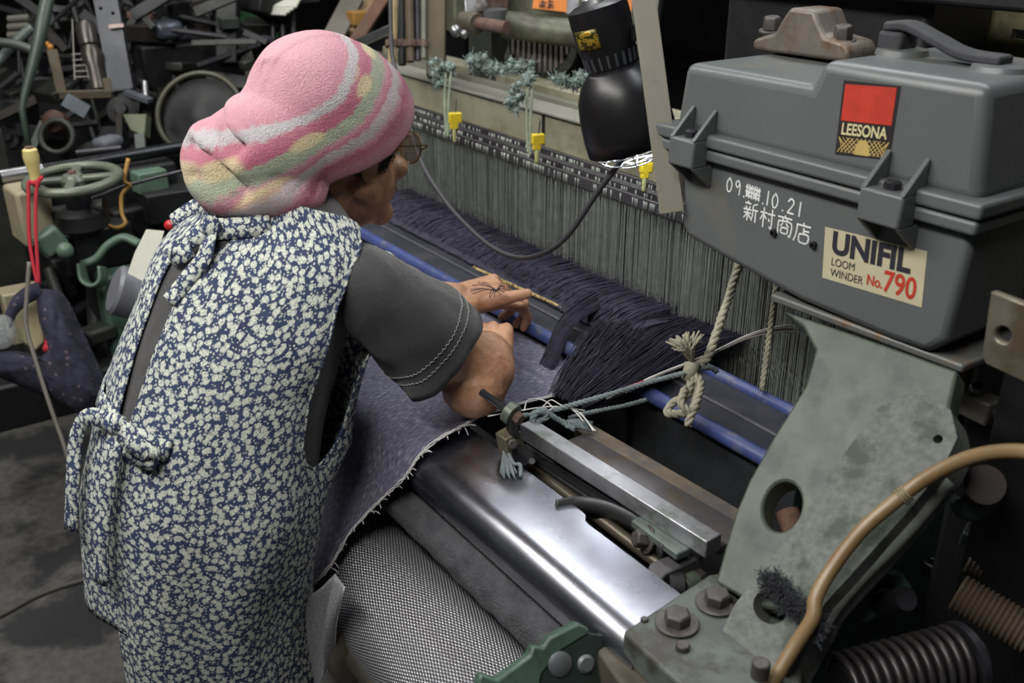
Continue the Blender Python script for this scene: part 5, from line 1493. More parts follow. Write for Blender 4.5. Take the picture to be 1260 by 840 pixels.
# ================================================================ drive side of the loom on the right, in the dark
HOSE = M('amber_hose', (126, 104, 72), 0.38, 0, 0.15, 14, 0.1, 100, c2=(116, 88, 56), amt=0.35, c2scale=10)
hp_ = [U(x, y, P=WP + WN * o_, N=WN) for x, y, o_ in [(930, 870, 0.03), (955, 832, 0.03), (980, 792, 0.03), (1000, 760, 0.034), (1004, 735, 0.036), (1022, 702, 0.034), (1058, 655, 0.034), (1100, 618, 0.034), (1140, 588, 0.036), (1190, 564, 0.045), (1240, 555, 0.06), (1300, 560, 0.08)]]
o = MB().tube(smooth_path(hp_, 8), 0.0068, 12).build('oil_hose', HOSE, None, smooth=180); tag(o, 'amber brown oil hose curving over the dusty frame rib', 'hose')
c = U(1112, 609, P=WP + WN * 0.034, N=WN); dd_ = (hp_[8] - hp_[6]).normalized()
ring = []
a_, b_ = frame_of(dd_)
tm_ = MB()
for k in range(3): tm_.tube([c + dd_ * (k - 1) * 0.003 + (a_ * math.cos(t * PI / 8) + b_ * math.sin(t * PI / 8)) * 0.0078 for t in range(16)], 0.0012, 5, closed=True)
tag(tm_.build('hose_tie', M('waxed_string', (120, 112, 84), 0.8), None, smooth=180), 'waxed string tied around the amber hose', 'string')
# lint caught on the rib
LINT = M('dark_lint', (58, 60, 64), 1.0, 0, 0.2, 60, 0)
mb = MB(); pts = []
rnd = random.Random(6)
for k in range(260):
    t = rnd.random(); x = 945 + 60 * t + rnd.gauss(0, 7); y = 712 + 62 * t + rnd.gauss(0, 6)
    pts.append(U(x, y, P=WP + WN * (0.018 + 0.006 * rnd.random()), N=WN))
fuzz(mb, pts, 2600, 0.007, 0.00045, 3)
tag(mb.build('lint', LINT, None, smooth=180, fix=False), 'dark grey lint caught on the frame rib', 'lint', kind='stuff')
# steel bracket plate with hole, upper right
q = [U(x, y, Y=0.80) for x, y in [(1219, 358), (1300, 388), (1300, 490), (1212, 448), (1208, 436)]]
o = MB().prism(q, V((0.0, 0.008, 0))).build('bracket_plate', M('stained_steel', (128, 122, 108), 0.45, 0.6, 0.2, 20, 0.2, 100, c2=(104, 94, 76), amt=0.4, c2scale=14), loom)
hcx = U(1234, 412, Y=0.80); cut(o, MB().cyl(hcx - V((0, 0.05, 0)), hcx + V((0, 0.05, 0)), 0.0075))
b = o.modifiers.new('bevel', 'BEVEL'); b.width = 0.0015; b.limit_method = 'ANGLE'
# rod with clamp block
a = U(1195, 494, D=1.10); b = U(1300, 545, D=1.02)
MB().cyl(a, b, 0.0085).build('control_rod', STEEL_D, loom)
MB().bar(a - (b - a) * 0.10, a + (b - a) * 0.30, 0.028, 0.028).build('rod_clamp', M('clamp_grey', (96, 92, 84), 0.5, 0.4, 0.2, 30), loom, bevel=0.003)
MB().hexbolt(a + (b - a) * 0.04 + V((0, 0, 0.012)), (0.1, -0.3, 1), 0.0085, 0.012).build('bolt', STEEL, loom, bevel=0.001)
# coil spring
mb = MB(); p0 = U(1035, 850, D=0.95); p1 = U(1180, 812, D=0.98); d = p1 - p0; a_, b_ = frame_of(d); pts = []
for k in range(12 * 24): t = k / (12 * 24); an = 2 * PI * k / 24; pts.append(p0 + d * t + (a_ * math.cos(an) + b_ * math.sin(an)) * 0.033)
mb.tube(pts, 0.0038, 7); o = mb.build('coil_spring', M('spring_dark', (66, 62, 62), 0.4, 0.6, 0.2, 40), loom, smooth=180)
MB().cyl(p0, p1, 0.026).build('spring_core', BLACKM, loom)
MB().lathe(p1, d, [(0.037, 0), (0.037, 0.008), (0.022, 0.010), (0.022, 0.02)], 24).build('spring_cup', STEEL_D, loom)
# corrugated tube
p0 = U(1178, 728, D=1.05); p1 = U(1300, 800, D=1.0); d = (p1 - p0); prof = []
L_ = d.length
for k in range(40): prof.append((0.019 + (0.0025 if k % 2 else 0), L_ * k / 39))
MB().lathe(p0, d, prof, 24).build('corrugated_tube', M('tan_rubber', (92, 78, 64), 0.6, 0, 0.2, 20), loom)
p0 = U(1190, 690, D=1.12); p1 = U(1300, 742, D=1.08); d = (p1 - p0); L_ = d.length
MB().lathe(p0, d, [(0.012 + (0.0018 if k % 2 else 0), L_ * k / 39) for k in range(40)], 20).build('corrugated_tube', M('brown_rubber', (74, 62, 50), 0.6, 0, 0.2, 20), loom)
# dark green levers and castings
pts = smooth_path([U(x, y, D=1.02) for x, y in [(1068, 760), (1062, 735), (1075, 714), (1098, 712), (1112, 728)]], 6)
MB().tube(pts, 0.010, 10).build('lever', GREEN_D, loom, smooth=180)
MB().cyl(U(1085, 742, D=1.02), U(1115, 736, D=0.98), 0.012).build('lever_pin', STEEL_D, loom)
pts = smooth_path([U(x, y, D=1.05) for x, y in [(1180, 610), (1192, 625), (1212, 618), (1220, 590)]], 6)
MB().tube(pts, 0.014, 10).build('cast_eye', GREEN_D, loom, smooth=180)
MB().cyl(U(1200, 600, D=1.05), U(1212, 596, D=1.0), 0.020).build('eye_pin', M('eye_brown', (60, 52, 50), 0.5, 0.3), loom)
MB().bar(U(1185, 655, D=1.15), U(1300, 700, D=1.10), 0.03, 0.02).build('green_lever', GREEN_D, loom, bevel=0.003)
MB().bar(U(1225, 610, D=1.2), U(1215, 680, D=1.18), 0.03, 0.02).build('dark_link', M('umber_iron', (58, 50, 44), 0.6, 0.3), loom, bevel=0.003)
MB().bar(U(1030, 840, D=1.1), U(1180, 870, D=1.1), 0.05, 0.04).build('dark_base', BLACKM, loom, bevel=0.003)
MB().box((-0.30, 1.05, 0.55), (0.5, 0.05, 1.1)).build('drive_guard', BLACKM, loom, bevel=0.01)
MB().box((-0.36, 0.95, 1.05), (0.22, 0.02, 0.45)).build('guard_plate', BLACKM, loom, bevel=0.004)

# ================================================================ things on and behind the beige beam
TWINE = M('sage_twine', (140, 150, 130), 0.95, 0, 0.15, 80, 0.3, 300)
FLUFF = M('blue_green_fluff', (128, 142, 136), 1.0, 0, 0.25, 60, 0)
def fluff(name, label, px, D, n, spread, length, seed):
    rnd = random.Random(seed); pts = []
    for x, y, k in px:
        for _ in range(k): pts.append(U(x + rnd.gauss(0, spread), y + rnd.gauss(0, spread * 0.55), D=D + rnd.gauss(0, 0.012)))
    mb = MB()
    for p in pts:
        mb.ball(p, 0.004 + 0.004 * rnd.random(), 7, 5)
    fuzz(mb, pts, n * 4, length * 0.6, 0.0009, seed)
    return tag(mb.build(name, FLUFF, None, smooth=180, fix=False), label, 'lint', kind='stuff')
fluff('yarn_waste', 'tufts of blue green yarn waste lying on top of the beige beam', [(585, 75, 8), (600, 83, 12), (620, 82, 10), (640, 82, 8)], 2.06, 260, 6, 0.018, 41)
fluff('yarn_waste', 'clump of blue green yarn waste on the beam behind the lamp', [(690, 98, 10), (706, 104, 8), (718, 96, 8)], 1.92, 220, 6, 0.018, 42)
for i, (x, yt, yb, D, fx, fy) in enumerate([(547, 86, 165, 1.98, 540, 97), (648, 97, 188, 1.80, 634, 118)]):
    t = thing('twine_tie', ('left', 'right')[i] + ' sage twine loop with fluffy knot tied around the beige beam', 'twine', tuple(U(x, yb, D=D)), 'twine ties on the beam')
    rope_mb(smooth_path([U(x + 3, yt - 3, D=D + 0.08), U(x + 2, yt, D=D), U(x, (yt + yb) / 2, D=D - 0.004), U(x + 2, yb, D=D)], 6), 0.0032).build('twine', TWINE, t, smooth=180, fix=False)
    rope_mb(smooth_path([U(x + 7, yt - 3, D=D + 0.08), U(x + 8, yt, D=D), U(x + 5, (yt + yb) / 2, D=D - 0.004), U(x + 4, yb + 3, D=D)], 6), 0.0030).build('twine', TWINE, t, smooth=180, fix=False)
    rnd = random.Random(50 + i); pts = [U(fx + rnd.gauss(0, 5), fy + rnd.gauss(0, 9), D=D - 0.005 + rnd.gauss(0, 0.006)) for _ in range(16)] + [U(x + 2 + rnd.gauss(0, 4), yt + rnd.gauss(0, 4), D=D + rnd.gauss(0, 0.006)) for _ in range(10)]
    mb = MB()
    for p in pts: mb.ball(p, 0.006, 7, 5)
    fuzz(mb, pts, 600, 0.009, 0.0009, 60 + i)
    mb.build('fluffy_knot', FLUFF, t, smooth=180, fix=False)
# yellow clips with cords
YEL = M('yellow_plastic', (212, 186, 44), 0.4, 0, 0.08, 30, 0.05)
for i, (x, y, D, lab) in enumerate([(560, 145, 1.93, 'yellow plastic clip hanging beneath the left twine tie'), (662, 171, 1.76, 'yellow plastic clip hanging beneath the right twine tie'), (795, 206, 1.58, 'yellow plastic clip below the lamp beside the upright bar')]):
    c = U(x, y, D=D)
    t = thing('harness_clip', lab, 'clip', tuple(c), 'yellow harness clips')
    k = D / 1225
    MB().box(c, (0.012, 16 * k, 13 * k), Matrix.Rotation(-0.3, 3, 'Z')).box(c + V((0, -2 * k, -9 * k)), (0.010, 10 * k, 9 * k), Matrix.Rotation(-0.3, 3, 'Z')).build('clip', YEL, t, bevel=0.002)
    MB().tube(smooth_path([c + V((0, -0.004, -8 * k)), c + V((0.002, -0.004, -18 * k)), c + V((0, -0.002, -30 * k))], 4), 0.0038, 8).build('strap', M('pale_yellow_strap', (176, 176, 120), 0.7, 0, 0.1), t, smooth=180)
    MB().tube([c + V((0.0, 0.02 * 0, 0.0)), c + V((0.0, 0.004, 22 * k))], 0.0016, 6).build('wire', STEEL, t)

# ---- motor and warp let-off behind the beam
mo = thing('drive_motor', 'olive motor housing with round slotted grille behind the beam', 'motor', tuple(U(660, 90, D=2.5)))
g0 = U(664, 55, D=2.42)
gx = RGT; gn = -FWD
gu = gn.cross(gx)
if gu.z < 0: gu = -gu
R_ = 38 * 2.42 / 1225
vent = MB().lathe(g0 - gn * 0.16, gn, [(R_ * 1.25, 0), (R_ * 1.35, 0.10), (R_ * 1.22, 0.155), (R_ * 1.0, 0.16), (R_ * 0.98, 0.145), (0.001, 0.145)], 40)
vb = vent.build('motor_body', M('dark_olive', (64, 66, 54), 0.5, 0.1, 0.2, 12), mo)
for k in range(-5, 6):
    x = k * R_ * 0.175; h = math.sqrt(max(0.0001, (R_ * 0.93) ** 2 - x * x))
    MB().bar(g0 + gx * x - gu * h - gn * 0.004, g0 + gx * x + gu * h - gn * 0.004, R_ * 0.09, 0.01, up=gn).build('grille_bar', M('grille_pinkish', (108, 98, 92), 0.5, 0.2), vb, bevel=0.001)
a = U(622, 30, D=2.36); b = U(800, 54, D=2.26)
MB().cyl(a, b, 0.032).build('cross_tube', OLIVE, mo, smooth=40)
pa = U(590, -30, D=2.42); pb = U(745, -18, D=2.36)
MB().bar(U(592, -10, D=2.44), U(800, 4, D=2.36), 0.10, 0.10).build('gear_cover', OLIVE, mo, bevel=0.008)
# orange notice with black handwriting
ORG = M('orange_notice', (204, 118, 44), 0.6, 0, 0.08, 30)
sg = thing('orange_notice', 'small orange notice with black characters on the motor housing', 'sign', tuple(U(676, 14, D=2.30)))
nq = [U(x, y, D=2.30) for x, y in [(657, -8), (698, -4), (697, 15), (655, 10)]]
MB().prism(nq, FWD * 0.002).build('card', ORG, sg)
nm = MB()
def npx(x, y): return U(x, y, D=2.297)
for st_ in ([(664, 2), (672, 3)], [(668, -2), (667, 9)], [(664, 9), (667, 5), (671, 9)], [(674, 1), (681, 2)], [(677, -2), (676, 10)], [(673, 10), (677, 6), (681, 10)], [(674, 5), (681, 6)], [(663, 6), (671, 6)]):
    nm.tube([npx(*p) for p in st_], 0.0012, 4)
nm.build('lettering', INK, sg)
MB().prism([U(x, y, D=2.31) for x, y in [(650, 11), (700, 17), (712, 16), (712, -5), (698, -5), (697, 15)]], FWD * 0.002).build('backing_plate', STEEL, sg)
# small orange label further right behind the lamp
o = MB().prism([U(x, y, D=2.25) for x, y in [(757, -6), (778, -5), (777, 14), (770, 12)]], FWD * 0.002).build('orange_label', ORG); tag(o, 'orange label partly hidden behind the lamp neck', 'sign')
# shaft with collar, bearing block
sh_ = thing('shaft_bearing', 'rusty shaft in a clamp bearing to the left of the motor', 'bearing', tuple(U(590, 40, D=2.3)))
MB().cyl(U(585, 28, D=2.25), U(624, 34, D=2.18), 0.014).build('shaft', RUST, sh_)
MB().cyl(U(572, 26, D=2.28), U(588, 29, D=2.24), 0.024).build('collar', M('collar_olive', (92, 86, 74), 0.5, 0.3), sh_, bevel=0.002)
MB().bar(U(578, -20, D=2.27), U(580, 30, D=2.27), 0.03, 0.03).build('stem', STEEL, sh_, bevel=0.003)
MB().ball(U(561, 38, D=2.22), 0.014).ball(U(571, 42, D=2.22), 0.010).build('grease_cap', STEEL, sh_, smooth=180)
MB().lathe(U(608, 26, D=2.26), (0, 0, 1), [(0.025, 0), (0.030, 0.02), (0.030, 0.026)], 24).build('cup', M('cup_grey', (104, 108, 108), 0.4, 0.4), sh_)
MB().box(U(600, 0, D=2.35), (0.09, 0.06, 0.07)).build('bearing_block', RUST, sh_, bevel=0.004)
MB().lathe(U(592, 8, D=2.24), -FWD, [(0.016, 0), (0.016, 0.008), (0.008, 0.012)], 6).build('bolt', BOLT, sh_)
MB().box(U(600, 62, D=2.45), (0.10, 0.05, 0.16)).build('dark_bracket', M('slate_green', (62, 66, 62), 0.5), sh_, bevel=0.004)
# olive column left of the bearing
o = MB().bar(U(537, 95, D=2.35), U(537, -30, D=2.35), 0.045, 0.04, up=FWD).build('column', M('khaki_column', (84, 76, 56), 0.6, 0.1, 0.15, 10), None, bevel=0.003); tag(o, 'khaki square column standing behind the left end of the beam', 'column')
o = MB().box(U(560, 12, D=2.75), (0.16, 0.10, 0.10)).build('cabinet', OLIVE, None, bevel=0.006); tag(o, 'olive box in the shade behind the shaft bearing', 'box')
# upright rods
for i, (x0, x1, y1, D, r, mt, lb) in enumerate([(486, 482, 82, 2.25, 0.010, M('raw_wood', (146, 128, 92), 0.7, 0, 0.2, 30), 'pale wooden upright rod beside the headscarf'), (503, 505, 70, 2.3, 0.010, M('brown_rod', (98, 84, 68), 0.6, 0.2, 0.2, 30), 'brown upright rod next to the pale wooden one'),
                                       (513, 514, 68, 2.32, 0.008, STEEL_D, 'dark steel upright rod third from the headscarf'), (521, 521, 66, 2.32, 0.007, M('putty_rod', (120, 122, 108), 0.5, 0.1), 'putty coloured upright rod nearest the khaki column'), (494, 495, 74, 2.36, 0.010, BLACKM, 'black upright rod between the wooden and the brown one')]):
    t = thing('upright_rod', lb, 'rod', tuple(U(x1, y1, D=D)), 'upright rods at the left beam end')
    MB().cyl(U(x1, y1 + 6, D=D), U(x0, -25, D=D), r, seg=10).build('rod', mt, t)
    MB().cyl(U(x1, 50, D=D), U(x1, 58, D=D), r * 1.5, seg=10).build('collar', RUST, t)
# planks leaning further back
for i, (a, b, w_, D, mt, lb) in enumerate([((436, -4), (402, 62), 0.06, 3.0, M('grey_plank', (104, 100, 92), 0.8, 0, 0.2, 12), 'grey weathered plank leaning behind the headscarf'), ((472, -2), (425, 70), 0.035, 2.9, M('reddish_plank', (96, 70, 56), 0.8, 0, 0.2, 12), 'reddish brown plank leaning across the grey one'),
                                      ((455, -8), (430, 40), 0.05, 3.05, M('tan_plank', (130, 108, 80), 0.8, 0, 0.2, 12), 'tan plank standing behind the reddish one')]):
    o = MB().bar(U(*a, D=D), U(*b, D=D - 0.1), w_, 0.02, up=-FWD).build('plank', mt, None, bevel=0.002); tag(o, lb, 'plank', 'leaning planks')
o = MB().bar(U(436, 55, D=2.7), U(490, 32, D=2.6), 0.035, 0.02).build('metal_strip', STEEL, None, bevel=0.003); tag(o, 'bright metal strip lying in front of the planks', 'metal strip')
o = MB().box(U(440, 22, D=2.95), (0.05, 0.05, 0.04)).build('ochre_block', M('ochre', (150, 112, 52), 0.7), None, bevel=0.004); tag(o, 'ochre block wedged between the leaning planks', 'block')
# papers
pt = thing('paper_stack', 'stack of white papers at the top edge behind the headscarf', 'papers', tuple(U(350, 10, D=3.0)))
PAP = M('white_paper', (196, 196, 184), 0.8, 0, 0.05)
for k in range(4):
    c = U(348 + k * 2, 2 - k * 3, D=3.0); MB().box(c, (0.10, 0.13, 0.004), Matrix.Rotation(0.5 + 0.08 * k, 3, 'Z') @ Matrix.Rotation(0.5, 3, 'X')).build('sheet', PAP, pt)
tb = thing('paper_table', 'dark metal stand with thin legs under the white papers', 'table', tuple(U(350, 60, D=3.05)))
for x in (335, 347, 360): MB().cyl(U(x, 8, D=3.05), U(x + 2, 60, D=3.05), 0.009, seg=10).build('leg', STEEL_D, tb)
MB().box(U(350, -2, D=3.06), (0.16, 0.16, 0.015)).build('top', STEEL_D, tb)
o = MB().box(U(305, 22, D=3.4), (0.16, 0.16, 0.16)).build('green_crate', M('bottle_green', (34, 74, 42), 0.6), None, bevel=0.01); tag(o, 'green crate in the shade behind the papers', 'crate')

# ================================================================ neighbouring loom on the left
nl = thing('neighbour_loom', 'dark neighbouring loom with olive handwheel and long black shaft at the left', 'loom', (-2.6, 0.5, 0.0))
sA = U(-60, 228, Z=1.0); sB = U(262, 175, Z=1.0)
MB().cyl(sA, sB, 0.0145, seg=20).build('shaft', M('black_shaft', (34, 35, 38), 0.3, 0.6, 0.1), nl)
MB().cyl(U(0, 218, Z=1.0), U(52, 209.5, Z=1.0), 0.0155, seg=20).build('shaft_sleeve', STEEL, nl)
# handwheel
OLW = M('wheel_olive', (94, 100, 86), 0.4, 0.1, 0.1, 20, 0.1)
wc = U(90, 220, D=2.06); wn = V((0.05, -0.05, 1)).normalized(); wa, wb = frame_of(wn); WR = 0.088
hw = MB().tube([wc + (wa * math.cos(2 * PI * k / 48) + wb * math.sin(2 * PI * k / 48)) * WR for k in range(48)], 0.012, 12, closed=True, flat=0.8).build('handwheel', OLW, nl, smooth=180)
tag(hw, 'olive green handwheel')
for k in range(4):
    t = 2 * PI * k / 4 + 0.35; d = wa * math.cos(t) + wb * math.sin(t)
    MB().bar(wc + d * 0.012, wc + d * (WR - 0.004), 0.020, 0.012, up=wn).build('spoke', OLW, hw, bevel=0.004)
MB().lathe(wc - wn * 0.02, wn, [(0.024, 0), (0.026, 0.02), (0.018, 0.03), (0.008, 0.032)], 20).build('hub', OLW, hw)
MB().hexbolt(wc + wn * 0.010, wn, 0.008, 0.008).build('nut', RUST, hw)
MB().cyl(wc - wn * 0.01, wc - wn * 0.45, 0.026).build('wheel_column', BLACKM, nl)
MB().lathe(wc - wn * 0.06, -wn, [(0.03, 0), (0.05, 0.01), (0.055, 0.04), (0.03, 0.06)], 24).build('column_cap', BLACKM, nl)
# cream gear box with lid
CRM = M('cream_paint', (150, 142, 118), 0.5, 0, 0.1, 8, c2=(120, 112, 92), amt=0.25)
MB().box(U(38, 262, D=2.13), (0.10, 0.07, 0.12), Matrix.Rotation(0.1, 3, 'Z')).build('gear_box', CRM, nl, bevel=0.008)
MB().box(U(30, 385, D=2.2), (0.06, 0.08, 0.12)).build('cream_panel', CRM, nl, bevel=0.005)
# green boxes and brackets
GR2 = M('sea_green_paint', (82, 104, 88), 0.45, 0.0, 0.15, 14, 0.1, 80)
MB().box(U(184, 222, D=2.3), (0.05, 0.07, 0.05), Matrix.Rotation(0.15, 3, 'Z')).build('green_box', GR2, nl, bevel=0.004)
MB().box(U(208, 250, D=2.32), (0.08, 0.12, 0.07)).build('black_box', BLACKM, nl, bevel=0.004)
MB().box(U(62, 297, D=2.0), (0.03, 0.055, 0.05), Matrix.Rotation(0.5, 3, 'X')).build('green_casting', GR2, nl, bevel=0.008)
MB().ball(U(80, 308, D=2.0), 0.017).build('casting_knob', GR2, nl, smooth=180)
pts = smooth_path([U(x, y, D=2.05) for x, y in [(100, 325), (104, 345), (116, 352), (126, 345), (126, 328)]], 6)
vs = []; fs = []
for p in pts: vs += [p - FWD * 0.02, p + FWD * 0.02]
for i in range(len(pts) - 1): fs.append((2 * i, 2 * i + 1, 2 * i + 3, 2 * i + 2))
MB().add(vs, fs).build('hook_bracket', GR2, nl, solid=0.007, bevel=0.002)
MB().tube(smooth_path([U(x, y, D=2.07) for x, y in [(100, 326), (118, 318), (132, 302), (152, 292), (172, 300)]], 6), 0.012, 10, flat=0.7).build('hook_arm', GR2, nl, smooth=180)
# amber cable
MB().tube(smooth_path([U(x, y, D=2.15) for x, y in [(158, 195), (153, 222), (160, 228), (150, 240), (150, 262), (154, 275), (140, 280), (118, 268)]], 6), 0.0045, 8).build('amber_cable', M('amber_cable', (160, 122, 60), 0.5), nl, smooth=180)
MB().tube(smooth_path([U(x, y, D=2.2) for x, y in [(100, 248), (125, 240), (150, 230), (205, 215), (235, 208)]], 6), 0.004, 8).build('link_rod', STEEL_D, nl, smooth=180)
# machine body: dark frames below the shaft
DK = [BLACKM, STEEL_D, M('slate_iron', (28, 30, 33), 0.5, 0.3, 0.25, 18), M('olive_iron', (36, 39, 34), 0.55, 0.1, 0.25, 16), M('brown_iron', (38, 32, 27), 0.6, 0.2, 0.3, 18), M('grey_green_iron', (62, 68, 64), 0.5, 0.1, 0.2, 18)]  # tones darkened, the background's shade put into the paint
for (x, y, D, sx, sy, sz, rz, m_) in [(110, 300, 2.25, 0.12, 0.16, 0.10, 0.2, 0), (175, 265, 2.4, 0.2, 0.2, 0.10, 0.1, 0), (90, 420, 2.25, 0.06, 0.20, 0.06, 0.1, 3), (120, 410, 2.12, 0.05, 0.07, 0.035, 0.3, 3), (135, 460, 2.15, 0.06, 0.07, 0.06, 0.3, 3), (205, 300, 2.5, 0.2, 0.3, 0.3, 0, 0), (100, 355, 2.3, 0.1, 0.14, 0.06, 0.4, 2), (150, 330, 2.4, 0.1, 0.3, 0.5, 0.0, 0), (60, 480, 2.5, 0.1, 0.4, 0.12, 0.0, 0), (5, 300, 2.6, 0.05, 0.1, 0.6, 0, 3), (95, 385, 2.2, 0.03, 0.16, 0.03, 0.7, 2), (75, 340, 2.2, 0.05, 0.05, 0.10, 0.3, 0)]:
    MB().box(U(x, y, D=D), (sx, sy, sz), Matrix.Rotation(rz, 3, 'Z')).build('casting', DK[m_], nl, bevel=0.008)
for (a, b, D, r, m_) in [((70, 265), (130, 255), 2.1, 0.02, 0), ((115, 300), (118, 400), 2.2, 0.018, 0), ((60, 330), (110, 470), 2.15, 0.012, 3), ((78, 380), (100, 440), 2.1, 0.02, 3), ((130, 420), (160, 520), 2.2, 0.02, 0)]:
    MB().cyl(U(*a, D=D), U(*b, D=D), r, seg=14).build('link', DK[m_], nl)
# legs to the floor
for x, y in ((-2.60, 0.80), (-2.9, 0.60)): MB().box((x, y, 0.40), (0.07, 0.07, 0.80)).build('frame_leg', BLACKM, nl, bevel=0.006)

# yellow crank handle with red cord
yc = U(44, 222, D=1.99)
yh = thing('crank_handle', 'pale yellow turned crank handle by the olive handwheel', 'handle', tuple(yc))
kk = 1.99 / 1225
MB().lathe(yc, V((0, 0, 1)), [(7 * kk, -2 * kk), (6.5 * kk, 0), (6 * kk, 8 * kk), (8.5 * kk, 22 * kk), (9.5 * kk, 30 * kk), (8.5 * kk, 38 * kk), (6 * kk, 40 * kk)], 20).build('grip', M('butter_plastic', (206, 190, 124), 0.4, 0, 0.06), yh)
MB().cyl(yc + V((0, 0, 39 * kk)), yc + V((0, 0, 42 * kk)), 5 * kk).build('cap_nut', RUST, yh)
MB().cyl(yc + V((0, 0, -20 * kk)), yc, 4 * kk).build('pin', STEEL_D, yh)
REDC = M('red_cord', (168, 30, 48), 0.8, 0, 0.1, 80)
rc = thing('string_loop', 'red cord looped from the yellow handle to the cloth bag', 'string', tuple(U(62, 430, D=1.93)))
MB().tube(smooth_path([U(x, y, D=1.96) for x, y in [(50, 218), (44, 226), (36, 224), (35, 240), (36, 290), (40, 320), (46, 350), (52, 390), (60, 425)]], 6), 0.0036, 8).build('cord', REDC, rc, smooth=180)
MB().tube(smooth_path([U(x, y, D=1.96) for x, y in [(38, 226), (48, 222), (52, 218), (45, 232), (44, 280), (46, 320), (48, 350)]], 6), 0.0036, 8).build('cord', REDC, rc, smooth=180)
mb = MB(); rnd = random.Random(13); ctr = U(61, 428, D=1.93)
for k in range(5): mb.ball(ctr + V((rnd.gauss(0, 0.006), rnd.gauss(0, 0.006), rnd.gauss(0, 0.008))), 0.009, 8, 6)
mb.build('knot', REDC, rc, smooth=180)
# cloth bag, navy print with pale lining
def bag_mat():
    t = NT('navy_print_cloth'); n = t.noise(60, 3); v = t.node('ShaderNodeTexVoronoi'); v.inputs['Scale'].default_value = 60; t.link(t.tc.outputs['Object'], v.inputs['Vector'])
    b = t.ramp(n, [(0.3, lin((26, 26, 40))), (0.7, lin((44, 44, 64)))]); m_ = t.ramp(v.outputs['Distance'], [(0.16, (1, 1, 1)), (0.22, (0, 0, 0))])
    t.col(t.mix(t.math('MULTIPLY', m_, 0.45), b, lin((118, 96, 96)))); t.set(Roughness=0.95); t.bump(t.noise(20, 3), 0.6, 0.01); return t.m
BAGM = bag_mat()
bag = thing('cloth_bag', 'navy printed cloth bag with pale lining hanging from the red cord', 'bag', tuple(U(70, 490, D=1.95)))
outl = [(-25, 440), (5, 432), (45, 440), (58, 425), (48, 395), (46, 362), (58, 356), (72, 372), (84, 398), (104, 440), (122, 480), (124, 494), (104, 511), (80, 500), (40, 482), (0, 465), (-25, 458)]
cx_ = sum(p[0] for p in outl) / len(outl); cy_ = sum(p[1] for p in outl) / len(outl)
mb = MB(); rings = []
op = smooth_path([V((p[0], p[1], 0)) for p in outl + [outl[0]]], 4)[:-1]
n = len(op); vs = []
for j, (k_, dz) in enumerate([(1.0, 0.0), (0.93, -0.022), (0.75, -0.038), (0.45, -0.046)]):
    for p in op:
        cxx, cyy = 70, 448
        # keep towards the spine of the bag
        vs.append(U(cxx + (p.x - cxx) * k_, cyy + (p.y - cyy) * k_, D=1.95 + dz + 0.008 * mnoise.noise(V((p.x * 0.06, p.y * 0.06, j)))))
fs = []
for j in range(3):
    for i in range(n): fs.append((j * n + i, j * n + (i + 1) % n, (j + 1) * n + (i + 1) % n, (j + 1) * n + i))
fs.append(tuple(3 * n + i for i in range(n)))
k0 = len(vs)
vs += [v + FWD * 0.05 for v in vs[:n]]
for i in range(n): fs.append((i, k0 + i, k0 + (i + 1) % n, (i + 1) % n))
fs.append(tuple(k0 + i for i in range(n - 1, -1, -1)))
MB().add(vs, fs).build('pouch', BAGM, bag, smooth=60)
strap = smooth_path([U(x, y, D=1.93) for x, y in [(12, 395), (22, 375), (38, 362), (52, 357)]], 5)
vs = []; fs = []
for p in strap: vs += [p + UPV * 0.016 + RGT * -0.008, p - UPV * 0.016]
for i in range(len(strap) - 1): fs.append((2 * i, 2 * i + 1, 2 * i + 3, 2 * i + 2))
MB().add(vs, fs).build('mouth_band', BAGM, bag, solid=0.004, smooth=180)
q = [U(x, y, D=1.96) for x, y in [(18, 384), (46, 366), (49, 395), (54, 420), (44, 432), (22, 418)]]
o = MB().prism(q, FWD * 0.01).build('lining', M('pale_lining', (150, 142, 112), 0.9, 0, 0.08), bag, bevel=0.004); tag(o, 'pale cream lining')
# clear plastic bag at the very edge
PLA = NT('clear_plastic'); PLA.col(lin((160, 165, 165))); PLA.set(Roughness=0.25, Alpha=0.35); PLA.bump(PLA.noise(40, 3), 0.8, 0.01)
o = MB().ell(U(2, 408, D=1.92), (RGT * 0.028, UPV * 0.034, FWD * 0.02), 20, 14).build('plastic_bag', PLA.m, None, smooth=180); tag(o, 'crumpled clear plastic bag at the left edge above the cloth bag', 'bag')
# grey cable hanging past the bag, cable on the floor
o = MB().tube(smooth_path([U(x, y, D=1.90) for x, y in [(36, 322), (33, 365), (32, 400), (46, 450), (62, 500), (78, 545), (92, 590), (108, 625)]], 6), 0.0042, 8).build('grey_cable', M('grey_cable', (104, 100, 92), 0.6, 0, 0.1), None, smooth=180); tag(o, 'grey cable hanging past the cloth bag', 'cable')
o = MB().tube(smooth_path([U(x, y, Z=0.006) for x, y in [(-30, 772), (10, 752), (45, 733), (80, 720), (120, 708), (160, 690)]], 6), 0.006, 8).build('floor_cable', M('floor_cable', (82, 78, 74), 0.7, 0, 0.1), None, smooth=180); tag(o, 'grey cable lying across the concrete floor', 'cable')
